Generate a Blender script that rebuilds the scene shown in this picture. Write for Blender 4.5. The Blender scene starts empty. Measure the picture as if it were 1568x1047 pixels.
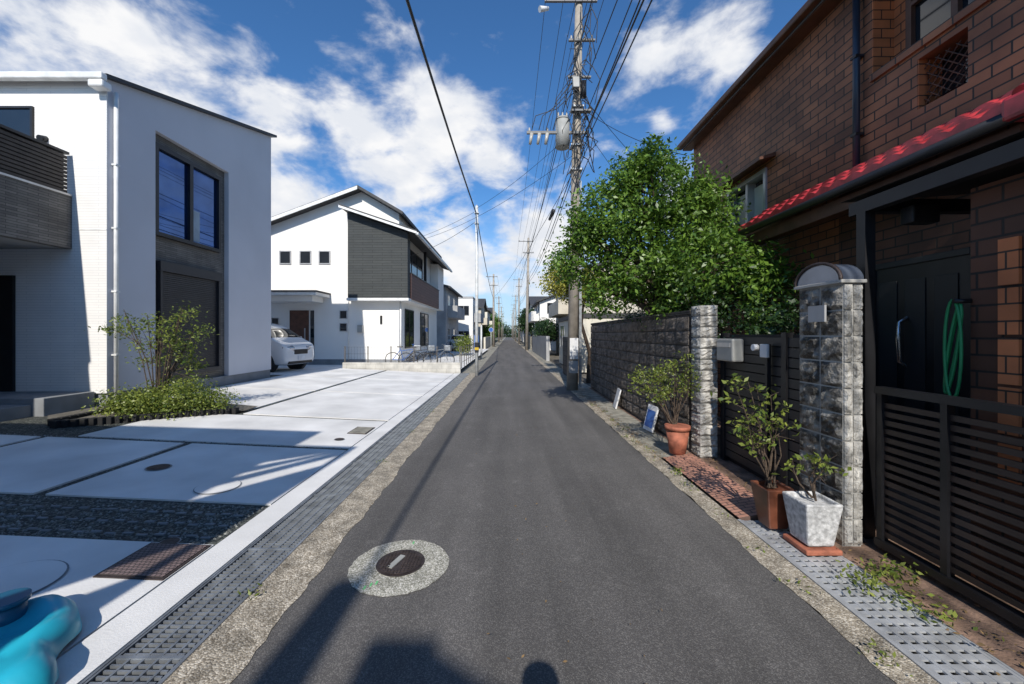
import bpy, bmesh, math, random
import numpy as np
from mathutils import Vector, Matrix
random.seed(7)
S=bpy.context.scene
try:
    S.view_settings.view_transform='Standard'; S.view_settings.look='None'; S.view_settings.exposure=0
except Exception: pass

# ------------------------------------------------------------ helpers
def link(o,parent=None):
    S.collection.objects.link(o)
    if parent is not None: o.parent=parent
    return o
def empty(name):
    return link(bpy.data.objects.new(name,None))
def mesh_obj(name,verts,faces,mat,parent=None,smooth=False):
    me=bpy.data.meshes.new(name); me.from_pydata([tuple(v) for v in verts],[],faces); me.update()
    if mat is not None: me.materials.append(mat)
    if smooth: me.polygons.foreach_set('use_smooth',[True]*len(me.polygons))
    return link(bpy.data.objects.new(name,me),parent)
BF=[(0,3,2,1),(4,5,6,7),(0,1,5,4),(1,2,6,5),(2,3,7,6),(3,0,4,7)]
def bverts(x0,x1,y0,y1,z0,z1):
    return [(x0,y0,z0),(x1,y0,z0),(x1,y1,z0),(x0,y1,z0),(x0,y0,z1),(x1,y0,z1),(x1,y1,z1),(x0,y1,z1)]
def box(name,x0,x1,y0,y1,z0,z1,mat,parent=None,bevel=0):
    o=mesh_obj(name,bverts(min(x0,x1),max(x0,x1),min(y0,y1),max(y0,y1),min(z0,z1),max(z0,z1)),BF,mat,parent)
    if bevel:
        m=o.modifiers.new('b','BEVEL'); m.width=bevel; m.segments=2
    return o
def boxes(name,lst,mat,parent=None,bevel=0):
    v=[];f=[]
    for b in lst:
        n=len(v); v+=bverts(*b); f+=[tuple(i+n for i in q) for q in BF]
    o=mesh_obj(name,v,f,mat,parent)
    if bevel:
        m=o.modifiers.new('b','BEVEL'); m.width=bevel; m.segments=2
    return o
def prism_y(name,prof,y0,y1,mat,parent=None):
    n=len(prof); v=[(x,y0,z) for x,z in prof]+[(x,y1,z) for x,z in prof]
    f=[tuple(range(n)),tuple(range(2*n-1,n-1,-1))]+[(i,i+n,(i+1)%n+n,(i+1)%n) for i in range(n)]
    o=mesh_obj(name,v,f,mat,parent); fixn(o); return o
def prism_x(name,prof,x0,x1,mat,parent=None):
    n=len(prof); v=[(x0,y,z) for y,z in prof]+[(x1,y,z) for y,z in prof]
    f=[tuple(range(n)),tuple(range(2*n-1,n-1,-1))]+[(i,i+n,(i+1)%n+n,(i+1)%n) for i in range(n)]
    o=mesh_obj(name,v,f,mat,parent); fixn(o); return o
def fixn(o):
    bm=bmesh.new(); bm.from_mesh(o.data); bmesh.ops.recalc_face_normals(bm,faces=bm.faces); bm.to_mesh(o.data); bm.free()
def cyl(name,p0,p1,r0,r1,mat,parent=None,seg=16,smooth=True):
    p0=Vector(p0);p1=Vector(p1);d=(p1-p0).normalized()
    a=d.orthogonal().normalized();b=d.cross(a)
    v=[];f=[]
    for p,r in((p0,r0),(p1,r1)):
        for i in range(seg):
            t=2*math.pi*i/seg; v.append(p+(a*math.cos(t)+b*math.sin(t))*r)
    for i in range(seg): f.append((i,(i+1)%seg,(i+1)%seg+seg,i+seg))
    f.append(tuple(range(seg-1,-1,-1)));f.append(tuple(range(seg,2*seg)))
    o=mesh_obj(name,v,f,mat,parent)
    if smooth:
        for p in o.data.polygons: p.use_smooth=len(p.vertices)==4
    return o
def tubes(name,paths,r,mat,parent=None):
    cu=bpy.data.curves.new(name,'CURVE'); cu.dimensions='3D'; cu.bevel_depth=1.0; cu.bevel_resolution=1; cu.use_fill_caps=True
    for k,p in enumerate(paths):
        rr=r[k] if isinstance(r,(list,tuple)) else r
        sp=cu.splines.new('POLY'); sp.points.add(len(p)-1)
        for i,q in enumerate(p):
            sp.points[i].co=(q[0],q[1],q[2],1)
            sp.points[i].radius= rr[i] if isinstance(rr,(list,tuple)) else rr
    cu.materials.append(mat)
    return link(bpy.data.objects.new(name,cu),parent)
def sag(a,b,s,n=24):
    a=Vector(a);b=Vector(b)
    return [tuple(a.lerp(b,i/n)-Vector((0,0,s*4*(i/n)*(1-i/n)))) for i in range(n+1)]

# ------------------------------------------------------------ materials
def nodes(m): return m.node_tree.nodes,m.node_tree.links
def mat(name,col,rough=.7,var=.15,scale=4,bump=0,bscale=60,metal=0,spec=None,detail=3,col2=None,contrast=(.35,.65)):
    m=bpy.data.materials.new(name); m.use_nodes=True; N,L=nodes(m)
    b=N['Principled BSDF']; b.inputs['Roughness'].default_value=rough; b.inputs['Metallic'].default_value=metal
    if spec is not None: b.inputs['Specular IOR Level'].default_value=spec
    g=N.new('ShaderNodeNewGeometry'); n=N.new('ShaderNodeTexNoise'); n.inputs['Scale'].default_value=scale; n.inputs['Detail'].default_value=detail
    L.new(g.outputs['Position'],n.inputs['Vector'])
    r=N.new('ShaderNodeMapRange'); r.inputs[1].default_value=contrast[0]; r.inputs[2].default_value=contrast[1]
    L.new(n.outputs['Fac'],r.inputs[0])
    mx=N.new('ShaderNodeMix'); mx.data_type='RGBA'
    c2=col2 if col2 else tuple(c*(1-var) for c in col); c1=col if col2 else tuple(min(1,c*(1+var*.6)) for c in col)
    mx.inputs[6].default_value=(*c2,1); mx.inputs[7].default_value=(*c1,1)
    L.new(r.outputs[0],mx.inputs[0]); L.new(mx.outputs[2],b.inputs['Base Color'])
    if bump:
        n2=N.new('ShaderNodeTexNoise'); n2.inputs['Scale'].default_value=bscale; n2.inputs['Detail'].default_value=2
        L.new(g.outputs['Position'],n2.inputs['Vector'])
        bp=N.new('ShaderNodeBump'); bp.inputs['Strength'].default_value=bump; bp.inputs['Distance'].default_value=.02
        L.new(n2.outputs['Fac'],bp.inputs['Height']); L.new(bp.outputs[0],b.inputs['Normal'])
    return m
def wall_uv(N,L,flat=False):
    g=N.new('ShaderNodeNewGeometry')
    if flat: return g,g.outputs['Position']
    sp=N.new('ShaderNodeSeparateXYZ'); L.new(g.outputs['Position'],sp.inputs[0])
    sn=N.new('ShaderNodeSeparateXYZ'); L.new(g.outputs['True Normal'],sn.inputs[0])
    ab=N.new('ShaderNodeMath'); ab.operation='ABSOLUTE'; L.new(sn.outputs[0],ab.inputs[0])
    gt=N.new('ShaderNodeMath'); gt.operation='GREATER_THAN'; gt.inputs[1].default_value=.6; L.new(ab.outputs[0],gt.inputs[0])
    mx=N.new('ShaderNodeMix'); L.new(gt.outputs[0],mx.inputs[0]); L.new(sp.outputs[0],mx.inputs[2]); L.new(sp.outputs[1],mx.inputs[3])
    cb=N.new('ShaderNodeCombineXYZ'); L.new(mx.outputs[0],cb.inputs[0]); L.new(sp.outputs[2],cb.inputs[1])
    return g,cb.outputs[0]
def brickmat(name,c1,c2,mortar,w,h,ms=.01,rough=.7,bump=.5,noisevar=.3,offset=.5,flat=False,nscale=3):
    m=bpy.data.materials.new(name); m.use_nodes=True; N,L=nodes(m); b=N['Principled BSDF']; b.inputs['Roughness'].default_value=rough
    g,uv=wall_uv(N,L,flat)
    t=N.new('ShaderNodeTexBrick'); L.new(uv,t.inputs['Vector']); t.offset=offset
    t.inputs['Scale'].default_value=1; t.inputs['Brick Width'].default_value=w; t.inputs['Row Height'].default_value=h
    t.inputs['Mortar Size'].default_value=ms; t.inputs['Mortar Smooth'].default_value=.2; t.inputs['Bias'].default_value=0
    t.inputs['Color1'].default_value=(*c1,1);t.inputs['Color2'].default_value=(*c2,1);t.inputs['Mortar'].default_value=(*mortar,1)
    n=N.new('ShaderNodeTexNoise'); n.inputs['Scale'].default_value=nscale; n.inputs['Detail'].default_value=5; L.new(g.outputs['Position'],n.inputs['Vector'])
    r=N.new('ShaderNodeMapRange'); r.inputs[1].default_value=.3;r.inputs[2].default_value=.7;r.inputs[3].default_value=1-noisevar;r.inputs[4].default_value=1+noisevar*.4
    L.new(n.outputs['Fac'],r.inputs[0])
    vm=N.new('ShaderNodeVectorMath'); vm.operation='SCALE'; L.new(t.outputs['Color'],vm.inputs[0]); L.new(r.outputs[0],vm.inputs['Scale'])
    L.new(vm.outputs[0],b.inputs['Base Color'])
    n2=N.new('ShaderNodeTexNoise'); n2.inputs['Scale'].default_value=40; L.new(g.outputs['Position'],n2.inputs['Vector'])
    ma=N.new('ShaderNodeMath'); ma.operation='MULTIPLY_ADD'; ma.inputs[1].default_value=.3; L.new(n2.outputs['Fac'],ma.inputs[0])
    iv=N.new('ShaderNodeMath'); iv.operation='SUBTRACT'; iv.inputs[0].default_value=1; L.new(t.outputs['Fac'],iv.inputs[1]); L.new(iv.outputs[0],ma.inputs[2])
    bp=N.new('ShaderNodeBump'); bp.inputs['Strength'].default_value=bump; bp.inputs['Distance'].default_value=.008
    L.new(ma.outputs[0],bp.inputs['Height']); L.new(bp.outputs[0],b.inputs['Normal'])
    return m
def speckle(name,base,c2,c3,vs=90,rough=.85,bump=.6,lo=.7,hi=1.15,ns=1.3):
    """stone aggregate: voronoi cells coloured at random, worn by a larger noise"""
    m=bpy.data.materials.new(name); m.use_nodes=True; N,L=nodes(m); b=N['Principled BSDF']; b.inputs['Roughness'].default_value=rough
    g=N.new('ShaderNodeNewGeometry'); v=N.new('ShaderNodeTexVoronoi'); v.inputs['Scale'].default_value=vs; L.new(g.outputs['Position'],v.inputs['Vector'])
    s=N.new('ShaderNodeSeparateColor'); L.new(v.outputs['Color'],s.inputs[0])
    cr=N.new('ShaderNodeValToRGB'); e=cr.color_ramp.elements; e[0].color=(*base,1); e[0].position=0; e[1].color=(*c3,1); e[1].position=1
    k=e.new(.6); k.color=(*c2,1)
    L.new(s.outputs[0],cr.inputs[0])
    n=N.new('ShaderNodeTexNoise'); n.inputs['Scale'].default_value=ns; n.inputs['Detail'].default_value=6; n.inputs['Roughness'].default_value=.65; L.new(g.outputs['Position'],n.inputs['Vector'])
    r=N.new('ShaderNodeMapRange'); r.inputs[1].default_value=.3;r.inputs[2].default_value=.7;r.inputs[3].default_value=lo;r.inputs[4].default_value=hi
    L.new(n.outputs['Fac'],r.inputs[0])
    vm=N.new('ShaderNodeVectorMath'); vm.operation='SCALE'; L.new(cr.outputs[0],vm.inputs[0]); L.new(r.outputs[0],vm.inputs['Scale'])
    L.new(vm.outputs[0],b.inputs['Base Color'])
    bp=N.new('ShaderNodeBump'); bp.inputs['Strength'].default_value=bump; bp.inputs['Distance'].default_value=.006; bp.invert=True
    L.new(v.outputs['Distance'],bp.inputs['Height']); L.new(bp.outputs[0],b.inputs['Normal'])
    return m
def leafmat(name,c1,c2,trans=.3):
    m=bpy.data.materials.new(name); m.use_nodes=True; N,L=nodes(m); b=N['Principled BSDF']; b.inputs['Roughness'].default_value=.42
    g=N.new('ShaderNodeNewGeometry'); mx=N.new('ShaderNodeMix'); mx.data_type='RGBA'
    mx.inputs[6].default_value=(*c1,1); mx.inputs[7].default_value=(*c2,1)
    L.new(g.outputs['Random Per Island'],mx.inputs[0]); L.new(mx.outputs[2],b.inputs['Base Color'])
    t=N.new('ShaderNodeBsdfTranslucent'); L.new(mx.outputs[2],t.inputs[0])
    ms=N.new('ShaderNodeMixShader'); ms.inputs[0].default_value=trans
    L.new(b.outputs[0],ms.inputs[1]); L.new(t.outputs[0],ms.inputs[2]); L.new(ms.outputs[0],N['Material Output'].inputs[0])
    return m
def glassmat(name,col=(.02,.03,.04),rough=.05,metal=0,spec=.8):
    return mat(name,col,rough,.2,1.5,metal=metal,spec=spec)

M_asph=speckle('asphalt',(.075,.070,.067),(.098,.092,.088),(.18,.170,.158),vs=190,rough=.85,bump=.4,lo=.82,hi=1.08,ns=.9)
N,L=nodes(M_asph); bs=N['Principled BSDF']; src=bs.inputs['Base Color'].links[0].from_socket
g=N.new('ShaderNodeNewGeometry'); mp=N.new('ShaderNodeMapping'); mp.inputs['Scale'].default_value=(1.8,.13,1); L.new(g.outputs['Position'],mp.inputs[0])
n=N.new('ShaderNodeTexNoise'); n.inputs['Scale'].default_value=1.4; n.inputs['Detail'].default_value=6; L.new(mp.outputs[0],n.inputs['Vector'])
r=N.new('ShaderNodeMapRange'); r.inputs[1].default_value=.35;r.inputs[2].default_value=.65;r.inputs[3].default_value=.80;r.inputs[4].default_value=1.2; L.new(n.outputs['Fac'],r.inputs[0])
n3=N.new('ShaderNodeTexNoise'); n3.inputs['Scale'].default_value=5; n3.inputs['Detail'].default_value=7; n3.inputs['Roughness'].default_value=.7; L.new(g.outputs['Position'],n3.inputs['Vector'])
r3=N.new('ShaderNodeMapRange'); r3.inputs[1].default_value=.58;r3.inputs[2].default_value=.70;r3.inputs[3].default_value=1;r3.inputs[4].default_value=1.4; L.new(n3.outputs['Fac'],r3.inputs[0])
mu=N.new('ShaderNodeMath'); mu.operation='MULTIPLY'; L.new(r.outputs[0],mu.inputs[0]); L.new(r3.outputs[0],mu.inputs[1])
vm=N.new('ShaderNodeVectorMath'); vm.operation='SCALE'; L.new(src,vm.inputs[0]); L.new(mu.outputs[0],vm.inputs['Scale']); L.new(vm.outputs[0],bs.inputs['Base Color'])
M_aggr=speckle('rough_aggregate_concrete',(.20,.165,.12),(.38,.33,.255),(.64,.58,.48),vs=115,rough=.9,bump=.7,lo=.40,hi=1.3,ns=6)
M_ring=speckle('manhole_ring_concrete',(.18,.175,.14),(.40,.385,.32),(.66,.63,.57),vs=130,rough=.9,bump=.6,lo=.65,hi=1.2,ns=7)
M_grav=speckle('gravel',(.012,.014,.014),(.05,.055,.048),(.18,.19,.16),vs=62,rough=.8,bump=1.0)
M_conc=mat('light_concrete',(.71,.70,.68),.8,.19,1.3,bump=.12,bscale=80,contrast=(.3,.7),detail=8)
M_concR=mat('old_concrete_edge',(.28,.265,.22),.9,.4,6,bump=.5,bscale=70)
M_ground=mat('ground_soil',(.15,.135,.11),.95,.3,1.5,bump=.4)
M_dark=mat('dark_pit',(.015,.015,.015),.9)
M_galv=mat('galvanised_steel',(.30,.32,.34),.5,.3,9,metal=.6)
M_galvR=mat('perforated_steel',(.50,.51,.52),.55,.25,7,metal=.35)
M_black=mat('black_metal',(.012,.012,.014),.45,.3,5)
M_blackm=mat('black_roof_metal',(.02,.021,.023),.5)
M_iron=mat('cast_iron',(.06,.045,.042),.6,.3,20,bump=.4,metal=.4)
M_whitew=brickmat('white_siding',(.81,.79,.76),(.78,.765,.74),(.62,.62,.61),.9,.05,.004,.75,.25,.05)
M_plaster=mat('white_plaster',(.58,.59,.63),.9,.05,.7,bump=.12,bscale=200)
M_white2=mat('white_stucco',(.81,.79,.75),.85,.04,.6,bump=.08,bscale=120)
M_found=mat('foundation',(.22,.23,.24),.9,.15,3,bump=.2)
M_tile=brickmat('dark_stone_tile',(.20,.185,.165),(.13,.122,.11),(.05,.05,.048),.3,.045,.004,.75,.6,.3)
M_dgrey=brickmat('charcoal_siding',(.055,.06,.058),(.045,.05,.05),(.02,.02,.02),.9,.12,.008,.8,.5,.1)
M_brick=brickmat('brown_brick',(.42,.155,.066),(.24,.088,.04),(.03,.022,.016),.27,.105,.008,.6,.7,.55,nscale=1.6)
M_brickShade=brickmat('shade_tone_brick',(.16,.06,.03),(.09,.036,.02),(.015,.011,.01),.27,.105,.008,.6,.7,.5,nscale=1.6)  # wall brick darkened in colour to stand in for carport shade
M_brickSunlit=brickmat('sunlit_tone_brick',(.66,.21,.075),(.54,.17,.06),(.05,.03,.02),.2,.105,.006,.6,.6,.3)  # brick colour brightened to imitate sun on the reveals and pier
M_redtile=mat('red_roof_tile',(.44,.040,.050),.32,.4,8)
M_shut=mat('roller_shutter',(.022,.022,.027),.45)
M_glassB=glassmat('window_glass_blue',(.035,.09,.26),.02,metal=.85)
M_glass=glassmat('window_glass',(.015,.018,.022),.04)
M_alu=mat('aluminium_frame',(.5,.5,.5),.4,metal=.6)
M_pipew=mat('white_pipe',(.74,.74,.72),.4)
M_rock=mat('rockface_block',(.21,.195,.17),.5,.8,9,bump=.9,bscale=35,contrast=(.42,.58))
M_rockL=mat('light_rockface_block',(.46,.44,.40),.8,.55,9,bump=.9,bscale=35)
M_mort=mat('mortar',(.40,.39,.365),.9)
M_wallD=brickmat('dark_block_wall',(.11,.092,.08),(.075,.064,.057),(.03,.027,.024),.39,.19,.012,.85,.8,.4)
M_wood=mat('brown_door',(.10,.04,.022),.5,.3,5)
M_brownp=brickmat('brown_panel',(.17,.085,.065),(.14,.075,.06),(.07,.04,.03),1.2,.15,.008,.7,.3,.1)
M_terra=mat('terracotta',(.36,.12,.07),.8,.4,10,bump=.2)
M_terrab=brickmat('terracotta_pavers',(.55,.28,.20),(.46,.23,.16),(.16,.10,.08),.1,.05,.006,flat=True)
M_potb=mat('brown_glazed_pot',(.13,.045,.025),.35,.5,7)
M_whpot=mat('concrete_planter',(.5,.5,.5),.85,.35,30,bump=.3)
M_polec=mat('concrete_pole',(.34,.30,.25),.85,.2,5,bump=.15)
M_polew=mat('white_steel_pole',(.6,.61,.6),.5,.15,6)
M_wire=mat('black_wire',(.012,.012,.013),.5)
M_ceram=mat('porcelain',(.42,.40,.36),.3)
M_armst=mat('weathered_arm_steel',(.16,.16,.16),.6)
M_tgrey=mat('transformer_grey',(.33,.33,.31),.5)
M_bark=mat('bark',(.085,.06,.042),.9,.4,18,bump=.6)
M_teal=mat('teal_plastic',(.02,.37,.50),.35,.12,3)
M_navy=mat('navy_plastic',(.015,.11,.20),.35,.1,3)
M_carw=mat('white_car_paint',(.75,.75,.75),.15,.02,1); M_carw.node_tree.nodes['Principled BSDF'].inputs['Coat Weight'].default_value=.6
M_rubber=mat('rubber',(.02,.02,.02),.8)
M_lamp=mat('headlamp',(.35,.36,.4),.1,metal=.5)
M_yel=mat('yellow_paint',(.6,.4,.02),.5)
M_sign=mat('white_sign',(.7,.7,.7),.5)
M_blue=mat('blue_sign',(.03,.12,.4),.5)
M_cloth=mat('dark_clothes',(.04,.045,.06),.9)
M_roofd=mat('dark_roof',(.05,.05,.052),.7,.2,6,bump=.3,bscale=20)
M_beige=mat('beige_wall',(.55,.50,.41),.9,.12,1.2)
M_greyw=mat('grey_wall',(.36,.36,.36),.9,.15,1.5)
M_creamw=mat('cream_wall',(.66,.62,.52),.9,.08,1.5)
M_leaf=leafmat('tree_leaf',(.045,.11,.014),(.20,.33,.045),.35)
M_leafd=leafmat('dark_leaf',(.012,.035,.010),(.04,.085,.02),.2)
M_leafy=leafmat('yellow_leaf',(.20,.22,.03),(.45,.42,.07))
M_leafb=leafmat('bush_leaf',(.07,.12,.02),(.28,.32,.06))

# ------------------------------------------------------------ foliage
def leaves(name,lobes,n,size,m,parent=None,seed=1,per=14,spread=.13,shell=.55,up=.5,aspect=.45):
    rng=np.random.default_rng(seed)
    L_=np.array(lobes,float); vol=(L_[:,3]*L_[:,4]*L_[:,5])**(2/3); p=vol/vol.sum()
    nc=max(1,n//per); idx=rng.choice(len(L_),nc,p=p)
    d=rng.normal(size=(nc,3)); d/=np.linalg.norm(d,axis=1)[:,None]
    rr=shell+(1-shell)*rng.random(nc)**.7; rr*=1+.18*rng.normal(size=nc)
    c=L_[idx,:3]+d*rr[:,None]*L_[idx,3:6]
    c=np.repeat(c,per,0); dd=np.repeat(d,per,0)
    pos=c+rng.normal(size=c.shape)*spread*np.array([1,1,.7])
    nn=dd*.5+rng.normal(size=pos.shape)*.65+np.array([0,0,up]); nn/=np.linalg.norm(nn,axis=1)[:,None]
    t=rng.normal(size=pos.shape); t-= (t*nn).sum(1)[:,None]*nn; t/=np.linalg.norm(t,axis=1)[:,None]
    b=np.cross(nn,t); s=size*(.6+.8*rng.random(len(pos)))[:,None]
    v=np.stack([pos-t*s*.5, pos+b*s*aspect*.5+nn*s*.06, pos+t*s*.5, pos-b*s*aspect*.5+nn*s*.06],1).reshape(-1,3)
    k=len(pos); me=bpy.data.meshes.new(name)
    me.vertices.add(4*k); me.vertices.foreach_set('co',v.ravel().astype(np.float32))
    me.loops.add(4*k); me.loops.foreach_set('vertex_index',np.arange(4*k,dtype=np.int32))
    me.polygons.add(k); me.polygons.foreach_set('loop_start',np.arange(0,4*k,4,dtype=np.int32))
    me.update(calc_edges=True); me.validate(); me.materials.append(m)
    return link(bpy.data.objects.new(name,me),parent)
def tree(name,base,lobes,n,size,m,trunk_r=.09,seed=1,per=14,spread=.13,fork=.35,shell=.55):
    e=empty(name); random.seed(seed)
    bx,by,bz=base; cz=sum(l[2] for l in lobes)/len(lobes); cx=sum(l[0] for l in lobes)/len(lobes); cy=sum(l[1] for l in lobes)/len(lobes)
    zf=bz+(cz-bz)*fork*1.6
    top=(bx+(cx-bx)*.4,by+(cy-by)*.4,zf)
    paths=[[(bx,by,bz-.05),(bx+.04,by,bz+(zf-bz)*.5),top]]; rad=[[trunk_r*1.2,trunk_r*.9,trunk_r*.75]]
    for l in lobes:
        mid=((top[0]+l[0])/2+random.uniform(-.1,.1),(top[1]+l[1])/2+random.uniform(-.1,.1),(top[2]+l[2])/2+.1)
        paths.append([top,mid,l[:3]]); rad.append([trunk_r*.6,trunk_r*.4,trunk_r*.15])
        for k in range(5):
            a=Vector((random.uniform(-1,1),random.uniform(-1,1),random.uniform(-.3,1))).normalized()
            q=(l[0]+a.x*l[3]*.9,l[1]+a.y*l[4]*.9,l[2]+a.z*l[5]*.9)
            paths.append([l[:3] if k%2 else mid,q]); rad.append([trunk_r*.2,trunk_r*.05])
    tubes('trunk_and_limbs',paths,rad,M_bark,e)
    leaves('crown',lobes,n,size,m,e,seed,per,spread,shell)
    return e

# ------------------------------------------------------------ ground
def sheet(name,x0,x1,y0,y1,z,m,parent=None):
    return mesh_obj(name,[(x0,y0,z),(x1,y0,z),(x1,y1,z),(x0,y1,z)],[(0,1,2,3)],m,parent)
sheet('ground',-900,900,-300,1500,-.06,M_ground)
sheet('road',-1.30,1.78,-40,420,0,M_asph)
def edge_strip(name,xa,xb,ja,jb,y0,y1,z,m,step=.07):
    v=[];y=y0;i=0;oa=ob=0
    while y<=y1:
        oa=oa*.6+random.uniform(-ja,ja); ob=ob*.6+random.uniform(-jb,jb)
        v+=[(xa+oa,y,z),(xb+ob,y,z)]; y+=step if y<20 else 2; i+=1
    return mesh_obj(name,v,[(2*k,2*k+1,2*k+3,2*k+2) for k in range(i-1)],m)
edge_strip('aggregate_verge',-1.582,-1.28,0,.014,-8,16.6,.004,M_aggr)
sheet('road_shoulder',-2.4,-1.28,16.6,420,-.004,M_concR)
sheet('drain_channel_floor',-1.95,-1.585,-20,16.6,-.04,M_dark)
bars=[];y=.6
while y<16.5:
    bars.append((-1.92,-1.615,y,y+.010,-.012,.003)); y+= .033 if y<8 else .066
for x in (-1.935,-1.86,-1.79,-1.72,-1.655,-1.60): bars.append((x-.006,x+.006,.5,16.5,-.014,.0055))
for yy in np.arange(.96,16.5,.998): bars.append((-1.93,-1.605,yy,yy+.02,-.019,.007))
boxes('drain_grate',bars,M_galv)
boxes('grate_frame',[(-1.955,-1.941,-20,16.5,-.04,.010),(-1.594,-1.580,-20,16.5,-.04,.010)],M_galv)
def lz(x): # lot rises away from the street
    if x>-2.2: return .012
    return .012+ min(1,(-2.2-x)/5.3)*.24
def lotsheet(name,x0,x1,y0,y1,dz,m,parent=None,thick=0):
    xs=[x0]+([-2.2] if x0<-2.2<x1 else [])+[x1]
    xs=sorted(set(xs+([-7.5] if x0<-7.5<x1 else [])))
    v=[];f=[]
    for x in xs:
        v+=[(x,y0,lz(x)+dz),(x,y1,lz(x)+dz)]
    for i in range(len(xs)-1): f.append((2*i,2*i+2,2*i+3,2*i+1))
    if thick:
        n=len(v)
        for x in xs: v+=[(x,y0,lz(x)+dz-thick),(x,y1,lz(x)+dz-thick)]
        for i in range(len(xs)-1):
            f.append((2*i,2*i+n,2*i+2+n,2*i+2)); f.append((2*i+1,2*i+3,2*i+3+n,2*i+1+n))
        k=2*(len(xs)-1); f.append((0,1,1+n,n)); f.append((k,k+n,k+1+n,k+1))
    return mesh_obj(name,v,f,m,parent)
lotsheet('gravel_joints',-30,-1.96,-12,16.3,-.012,M_grav)
drv=empty('concrete_driveway')
lotsheet('border_slab',-2.2,-1.957,-12,16.25,.004,M_conc,drv,.05)
P=[(-4.32,-2.215,-6,3.0),(-7.5,-4.42,-6,3.0),
   (-4.32,-2.215,3.72,5.45),(-6.3,-4.44,3.72,5.45),(-9.5,-6.4,3.72,5.45),
   (-6.0,-2.215,5.56,7.25),
   (-4.9,-2.215,7.37,10.3),(-7.45,-5.02,7.6,10.3),(-4.9,-2.215,10.36,13.3),(-7.45,-5.02,10.36,13.3),(-4.9,-2.215,13.36,16.2),(-14,-5.02,13.36,16.2)]
for i,p in enumerate(P): lotsheet('slab_%d'%i,p[0],p[1],p[2],p[3],.004,M_conc,drv,.05)
bb=[]
for i in range(40):
    x=-2.35-i*.125
    for k in range(3):
        bb.append((x-.05,x+.03,3.1+k*.19+.02*(i%2),3.12+k*.19+.02*(i%2),lz(x)-.02,lz(x)-.001))
boxes('gravel_grid_edging',bb,M_found)
rng=np.random.default_rng(3); pv=[];pf=[]
for i in range(1800):
    x=-2.25-rng.random()*5; y=3.03+rng.random()*.66 if i%4 else 5.46+rng.random()*.09; s=.008+.012*rng.random(); z=lz(x)-.012
    n=len(pv); a=rng.random()*3
    for k in range(5): pv.append((x+s*math.cos(a+k*1.257),y+s*.8*math.sin(a+k*1.257),z))
    pv.append((x,y,z+s*.9)); pf+=[(n+k,n+(k+1)%5,n+5) for k in range(5)]
mesh_obj('pebbles',pv,pf,mat('pebble_stone',(.22,.22,.20),.8,.7,60))
def disc(name,x,y,r,m,dz,parent=None,seg=40):
    z=lz(x)+dz if x<-1.9 else dz
    sl_=.24/5.3 if x<-2.2 else 0
    return mesh_obj(name,[(x+r*math.cos(2*math.pi*i/seg),y+r*math.sin(2*math.pi*i/seg),z-sl_*r*math.cos(2*math.pi*i/seg)) for i in range(seg)],[tuple(range(seg))],m,parent)
for k,(x,y,r) in enumerate([(-2.52,5.95,.075),(-3.95,4.5,.12),(-2.55,3.0,.07),(-3.75,2.65,.13)]):
    e=empty('drain_cover'); disc('rim',x,y,r,M_galv,.009,e); disc('lid',x,y,r*.86,M_iron,.013,e)
for (x,y,r) in [(-2.95,4.05,.2),(-3.1,2.45,.27)]:
    e=empty('concrete_manhole'); disc('rim',x,y,r,M_found,.009,e); disc('lid',x,y,r*.96,M_conc,.013,e)
def sqcover(x0,x1,y0,y1,lid):
    e=empty('square_inspection_cover')
    lotsheet('frame',x0,x1,y0,y1,.012,M_iron,e,.02); lotsheet('lid',x0+.02,x1-.02,y0+.02,y1-.02,.017,lid,e,.01)
sqcover(-2.55,-2.25,6.3,6.75,M_concR)
M_lid=brickmat('checker_lid',(.22,.16,.15),(.17,.12,.115),(.05,.04,.04),.03,.03,.004,flat=True)
sqcover(-2.67,-2.22,2.56,2.98,M_lid)
# road manhole
e=empty('road_manhole')
def rdisc(name,x,y,r,m,z,parent,j=0):
    return mesh_obj(name,[(x+(r+random.uniform(-j,j))*math.cos(2*math.pi*i/64),y+(r+random.uniform(-j,j))*math.sin(2*math.pi*i/64),z) for i in range(64)],[tuple(range(64))],m,parent)
mx_,my_=-.75,2.76
rdisc('concrete_collar',mx_,my_,.335,M_ring,.005,e,.006); rdisc('frame',mx_+.0,my_+.02,.165,M_iron,.010,e); rdisc('lid',mx_,my_+.02,.148,M_iron,.014,e)
st=[]
for i in range(-6,7):
    for j in range(-6,7):
        x=i*.022;y=j*.022
        if x*x+y*y<.0185 and not(abs(x+.02)<.035 and abs(y)<.1): st.append((mx_+x-.007,mx_+x+.007,my_+.02+y-.007,my_+.02+y+.007,.013,.019))
boxes('lid_studs',st,M_iron,e)
o=box('lid_label',-.02,.02,-.08,.08,.014,.019,M_tgrey,e); o.location=(mx_-.03,my_+.02,0); o.rotation_euler[2]=-.35
M_mark=mat('survey_paint',(.15,.5,.2),.8)
for (dx,dy) in((-.13,-.24),(-.1,-.22),(.02,.27),(-.16,-.27)): box('paint_mark',mx_+dx,mx_+dx+.012,my_+dy,my_+dy+.035,.006,.0075,M_mark,e)
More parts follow.
